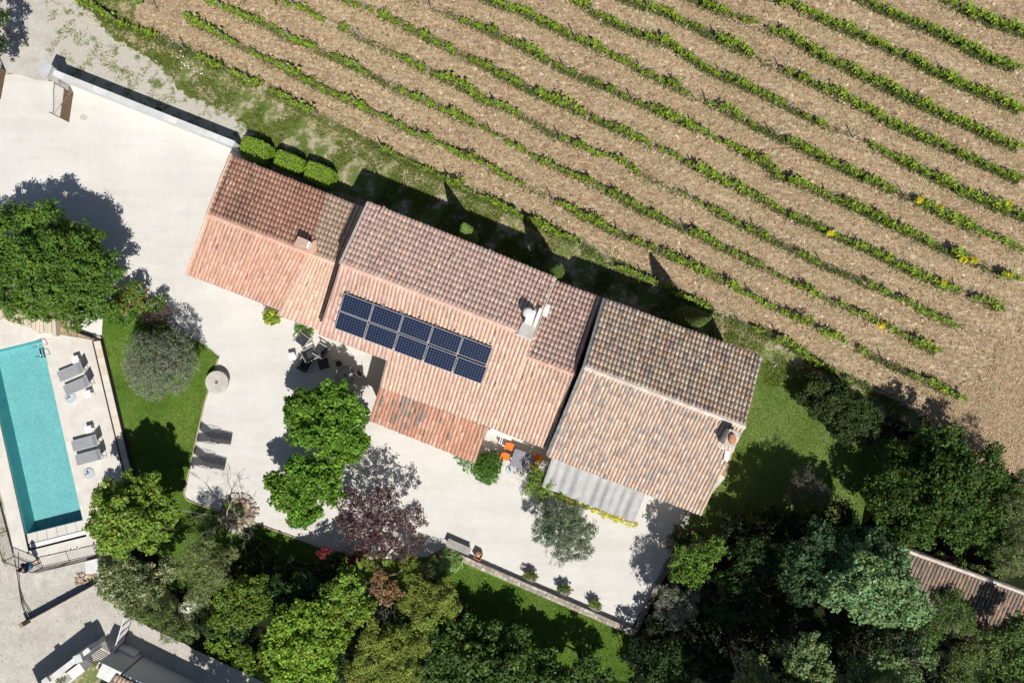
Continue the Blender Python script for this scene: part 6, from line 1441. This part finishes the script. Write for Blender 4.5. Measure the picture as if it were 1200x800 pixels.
tree('pittosporum_bush', 'large dark green bush on the grass strip below the vineyard', 'bush', [(958, 455, 1.4, 18), (982, 467, 1.7, 22), (963, 478, 1.5, 20), (1000, 485, 1.8, 24), (1016, 502, 1.4, 17), (988, 505, 1.4, 17), (1024, 488, 1.3, 12), (945, 468, 1.2, 11)], lm('pitto', (.034, .055, .013), trans=.12), leaf=.14, twig=.30, per=18, dens=1.3, bump=.25)
tree('twiggy_tree', 'greyish twiggy tree half in shade on the east lawn', W_, [(940, 560, 2.6, 18), (955, 572, 2.6, 18), (930, 580, 2.4, 14), (965, 585, 2.4, 14)], lm('twiggy', (.085, .09, .075)), leaf=.11, asp=.3, twig=.32, per=10, dens=.8, inner=.6)
tree('chestnut_tree', 'huge green tree at the right edge between vineyard and tiled shed', W_, [(1062, 535, 2.6, 28), (1095, 522, 3.2, 32), (1060, 575, 3.4, 38), (1110, 570, 4.4, 44), (1150, 550, 3.4, 32), (1165, 595, 3.4, 32), (1125, 610, 3.6, 34), (1070, 615, 3.2, 32), (1035, 592, 2.8, 24), (1160, 630, 2.8, 24), (1185, 570, 2.8, 20)], lm('chest', (.045, .088, .014), trans=.2), leaf=.20, asp=.55, twig=.45, per=16, bump=.36, var=.32, r0=.3)
tree('willow_tree', 'hazy light grey green tree at the right picture edge', W_, [(1190, 600, 4.4, 24), (1200, 640, 4.6, 30), (1180, 660, 4.0, 20), (1205, 560, 4.0, 20)], lm('willow', (.15, .19, .075)), leaf=.16, asp=.22, twig=.38, per=14, bump=.2)
tree('blue_green_tree', 'big pale blue green tree, brightly lit, in front of the tiled shed', W_, [(985, 690, 6.2, 30), (1020, 680, 7.0, 36), (1050, 700, 6.6, 32), (1000, 655, 5.8, 26), (1035, 715, 5.6, 22), (1075, 710, 5.0, 20), (975, 665, 5.2, 22), (1045, 660, 5.6, 24), (1010, 712, 5.4, 20)], L_blue, leaf=.19, asp=.65, twig=.40, per=16, bump=.36, var=.25, r0=.26)
tree('dark_beech', 'dark green tree to the left of the pale blue green tree', W_, [(945, 655, 5.6, 28), (960, 630, 5.4, 24), (935, 685, 4.8, 24), (990, 635, 5.2, 20), (1020, 632, 5.0, 18)], lm('beech', (.035, .075, .028), trans=.15), leaf=.18, twig=.4, per=15, bump=.36)
tree('ash_tree', 'tree with pale grey green lit tufts at the bottom of the dark wood, left one', W_, [(950, 755, 7.20, 20.0), (935, 775, 7.20, 20.0), (960, 790, 7.20, 22.0), (945, 800, 6.72, 22.0)], lm('ash', (.15, .205, .08)), leaf=.19, twig=.38, per=13, bump=.45)
tree('ash_tree', 'small lit pale tufted tree at the bottom edge, leftmost of the pale tufted ones', W_, [(885, 775, 7.02, 14.0), (892, 795, 7.02, 18.0), (870, 805, 6.50, 16.0)], lm('ash', (.15, .205, .08)), leaf=.19, twig=.38, per=13, bump=.45)
tree('ash_tree', 'pale tufted tree at the bottom edge below the blue green tree', W_, [(1010, 785, 6.25, 18.0), (1035, 778, 6.50, 20.0), (1060, 790, 6.25, 20.0), (1085, 770, 5.75, 14.0), (1000, 805, 6.25, 18.0)], lm('ash2', (.12, .18, .07)), leaf=.18, twig=.38, per=13, bump=.4)
tree('wild_bush', 'green bush hiding the lower left edge of the tiled shed roof', 'bush', [(1110, 705, 2.8, 20), (1125, 725, 2.8, 20), (1095, 730, 2.6, 18), (1085, 745, 2.6, 16)], lm('wild', (.075, .135, .03)), leaf=.15, asp=.35, twig=.34, per=14, bump=.25)
tree('wild_bush', 'light green bush right of centre at the bottom below the shed', 'bush', [(1150, 755, 2.8, 22), (1130, 770, 2.8, 20), (1165, 775, 2.8, 20), (1120, 795, 2.8, 22)], lm('wild2', (.12, .17, .05)), leaf=.15, asp=.4, twig=.34, per=14, bump=.25)
tree('wild_bush', 'green bush in the bottom right corner of the picture', 'bush', [(1180, 742, 4.2, 18), (1195, 735, 4.6, 20), (1195, 770, 3.4, 22), (1185, 800, 3.0, 24), (1160, 805, 2.8, 20)], lm('wild3', (.08, .14, .035)), leaf=.16, twig=.34, per=14, bump=.28)
tree('shade_fill_thicket', 'thicket coloured near black for the deep shade between the dark holly and the blue green tree', W_, [(905, 740, 2.6, 28), (935, 720, 2.6, 26), (975, 740, 2.6, 28), (1020, 745, 2.4, 26), (850, 760, 2.4, 26), (1055, 745, 2.2, 20)], L_shade, leaf=.18, twig=.42, per=12)  # thickets fill lit gaps in the wood, shade put into their leaf colour
tree('fallen_ivy', 'leafy vine tangle over the upper edge of the shed roof', 'vine', [(1125, 662, 2.6, 8), (1145, 668, 2.6, 7), (1100, 655, 2.4, 8), (1165, 668, 2.7, 6)], lm('ivy', (.10, .15, .03)), leaf=.14, twig=.28, per=11)
# tall trees just past the bottom edge whose shade falls into the picture
tree('tall_oak', 'tall dark oak rising past the bottom edge at the right centre', W_, [(905, 850, 9.0, 40), (860, 845, 8.5, 34), (950, 855, 8.5, 36)], L_forest, leaf=.26, twig=.55, per=13, r0=.3)
tree('tall_oak', 'tall dark oak rising past the bottom edge under the pale tufted trees', W_, [(1020, 850, 8.5, 38), (1065, 855, 8.5, 34)], L_forest, leaf=.26, twig=.55, per=13, r0=.3)
tree('corner_tree', 'dark green tree cut by the top left corner', W_, [(-4, 18, 3.0, 17), (-6, 48, 3.0, 18), (-8, -10, 3.0, 20), (-14, 66, 2.8, 16)], L_dark, r0=.08, leaf=.17, twig=.38, per=14, bump=.3)
tree('tall_oak', 'tall dark oak standing wholly past the bottom edge at the right', W_, [(915, 960, 9.0, 50), (890, 990, 9.0, 44), (985, 965, 9.0, 50)], L_forest, leaf=.3, twig=.6, per=13, r0=.3)
tree('tall_oak', 'tall dark oak past the bottom edge near the right corner', W_, [(1070, 960, 9.0, 50), (1140, 950, 8.5, 46)], L_forest, leaf=.3, twig=.6, per=13, r0=.3)
tree('added_shade_tree', 'broad dark tree added out of view past the bottom edge to shade the lower drive', W_, [(235, 930, 7.0, 40), (285, 955, 7.0, 44)], L_forest, leaf=.26, twig=.5, per=13, r0=.25)  # unseen tree added so that its shade covers the lower drive
tree('shade_fill_thicket', 'low thicket coloured near black for the shade in the middle of the east garden', W_, [(860, 620, 1.4, 22), (900, 615, 1.4, 24), (940, 615, 1.6, 24), (980, 605, 1.6, 22), (835, 640, 1.4, 16), (925, 640, 1.6, 22)], L_shade, leaf=.17, twig=.4, per=12)
tree('shade_fill_thicket', 'low thicket coloured near black for the shade at the bottom between the grey olive and the pale tufted trees', W_, [(755, 760, 1.6, 24), (770, 735, 1.4, 18), (820, 740, 1.8, 24), (840, 785, 1.8, 26), (760, 795, 1.6, 24), (825, 700, 1.6, 18)], L_shade, leaf=.17, twig=.4, per=12)
tree('shade_fill_thicket', 'undergrowth coloured near black for the shade below the west lawn', W_, [(275, 665, 1.0, 18), (310, 668, 1.0, 20), (345, 668, 1.0, 18), (300, 640, .6, 12), (375, 672, 1.0, 18), (240, 720, 1.0, 16), (400, 660, .9, 14)], L_shade, leaf=.15, twig=.36, per=12)
tree('shade_fill_thicket', 'dark undergrowth put in to fill the shaded gaps among the pines at the bottom centre', W_, [(430, 720, 1.4, 18), (470, 725, 1.4, 20), (415, 760, 1.4, 20), (500, 735, 1.4, 18), (540, 715, 1.0, 14), (455, 700, 1.2, 14), (395, 790, 1.4, 18), (510, 690, .9, 16)], L_dark, leaf=.16, twig=.38, per=13)
tree('shade_fill_thicket', 'undergrowth coloured near black for the shade at the bottom edge between the two left pale tufted trees', W_, [(905, 785, 1.6, 20), (925, 800, 1.6, 20), (860, 795, 1.6, 20), (980, 780, 1.8, 20), (900, 765, 1.6, 18)], L_shade, leaf=.17, twig=.4, per=12)
tree('shade_fill_thicket', 'undergrowth coloured near black for the shade at the bottom right between the bushes below the shed', W_, [(1095, 785, 1.6, 20), (1110, 800, 1.6, 20), (1080, 800, 1.6, 20), (1060, 770, 1.6, 18), (1060, 650, 1.2, 16), (1020, 500, 1.0, 14), (1045, 498, 1.0, 14)], L_shade, leaf=.17, twig=.4, per=12)
# tiled shed
shd = thing('tiled_shed', 'old shed with mossy brown tiles and a pale ridge between the right hand trees', 'shed', P(1130, 690))
s0, s1, s2, s3 = P(1058, 643, 2.9), P(1215, 700, 2.9), P(1028, 712, 2.1), P(1185, 769, 2.1)
n0, n1 = P(1064, 634, 2.75), P(1219, 691, 2.75)
roof(shd, (s0, s1, s2, s3), 'mossy brown tiled slope of the shed roof', pal='old', chan='old', gapdark=.4, clump=.3)
ridge(shd, s0 + Vector((0, 0, .02)), s1 + Vector((0, 0, .02)), 'whitish', mortar=(1.0, .95, .9), mw=.16)
mb = MB(); mb.prism([(v.x, v.y) for v in (s0.lerp(s2, .0), s1, s3.lerp(s1, .1), s2.lerp(s0, .1))], 0, 1.95); mb.obj('wall', M['concrete'], shd, True)
# white stones by the left of the east bush
t = thing('white_rock', 'pale boulder at the left tip of the dark bush below the vineyard', 'rock', P(942, 469)); MB().lathe([(.25, 0), (.28, .12), (.18, .26), (.05, .3)], (0, 0, 0), 9, None, .8, .12).obj('rock', M['stone_pale'], t)
# stone rubble heap lower left
t = thing('rubble_heap', 'small heap of tan and cream rubble beside the dark screen', 'rubble', P(102, 678))
for i in range(80):
    s = random.uniform(.05, .11); q_ = P(random.uniform(89, 113), random.uniform(671, 684)); MB().box(q_ + Vector((0, 0, random.uniform(.04, .14))), (s * 1.3, s, s * .7), random.uniform(0, 3), random.choice([(1, 1, 1), (1.3, 1.25, 1.2), (.8, .75, .7)])).obj('rubble_stone', M['stone_tan'], t, True)
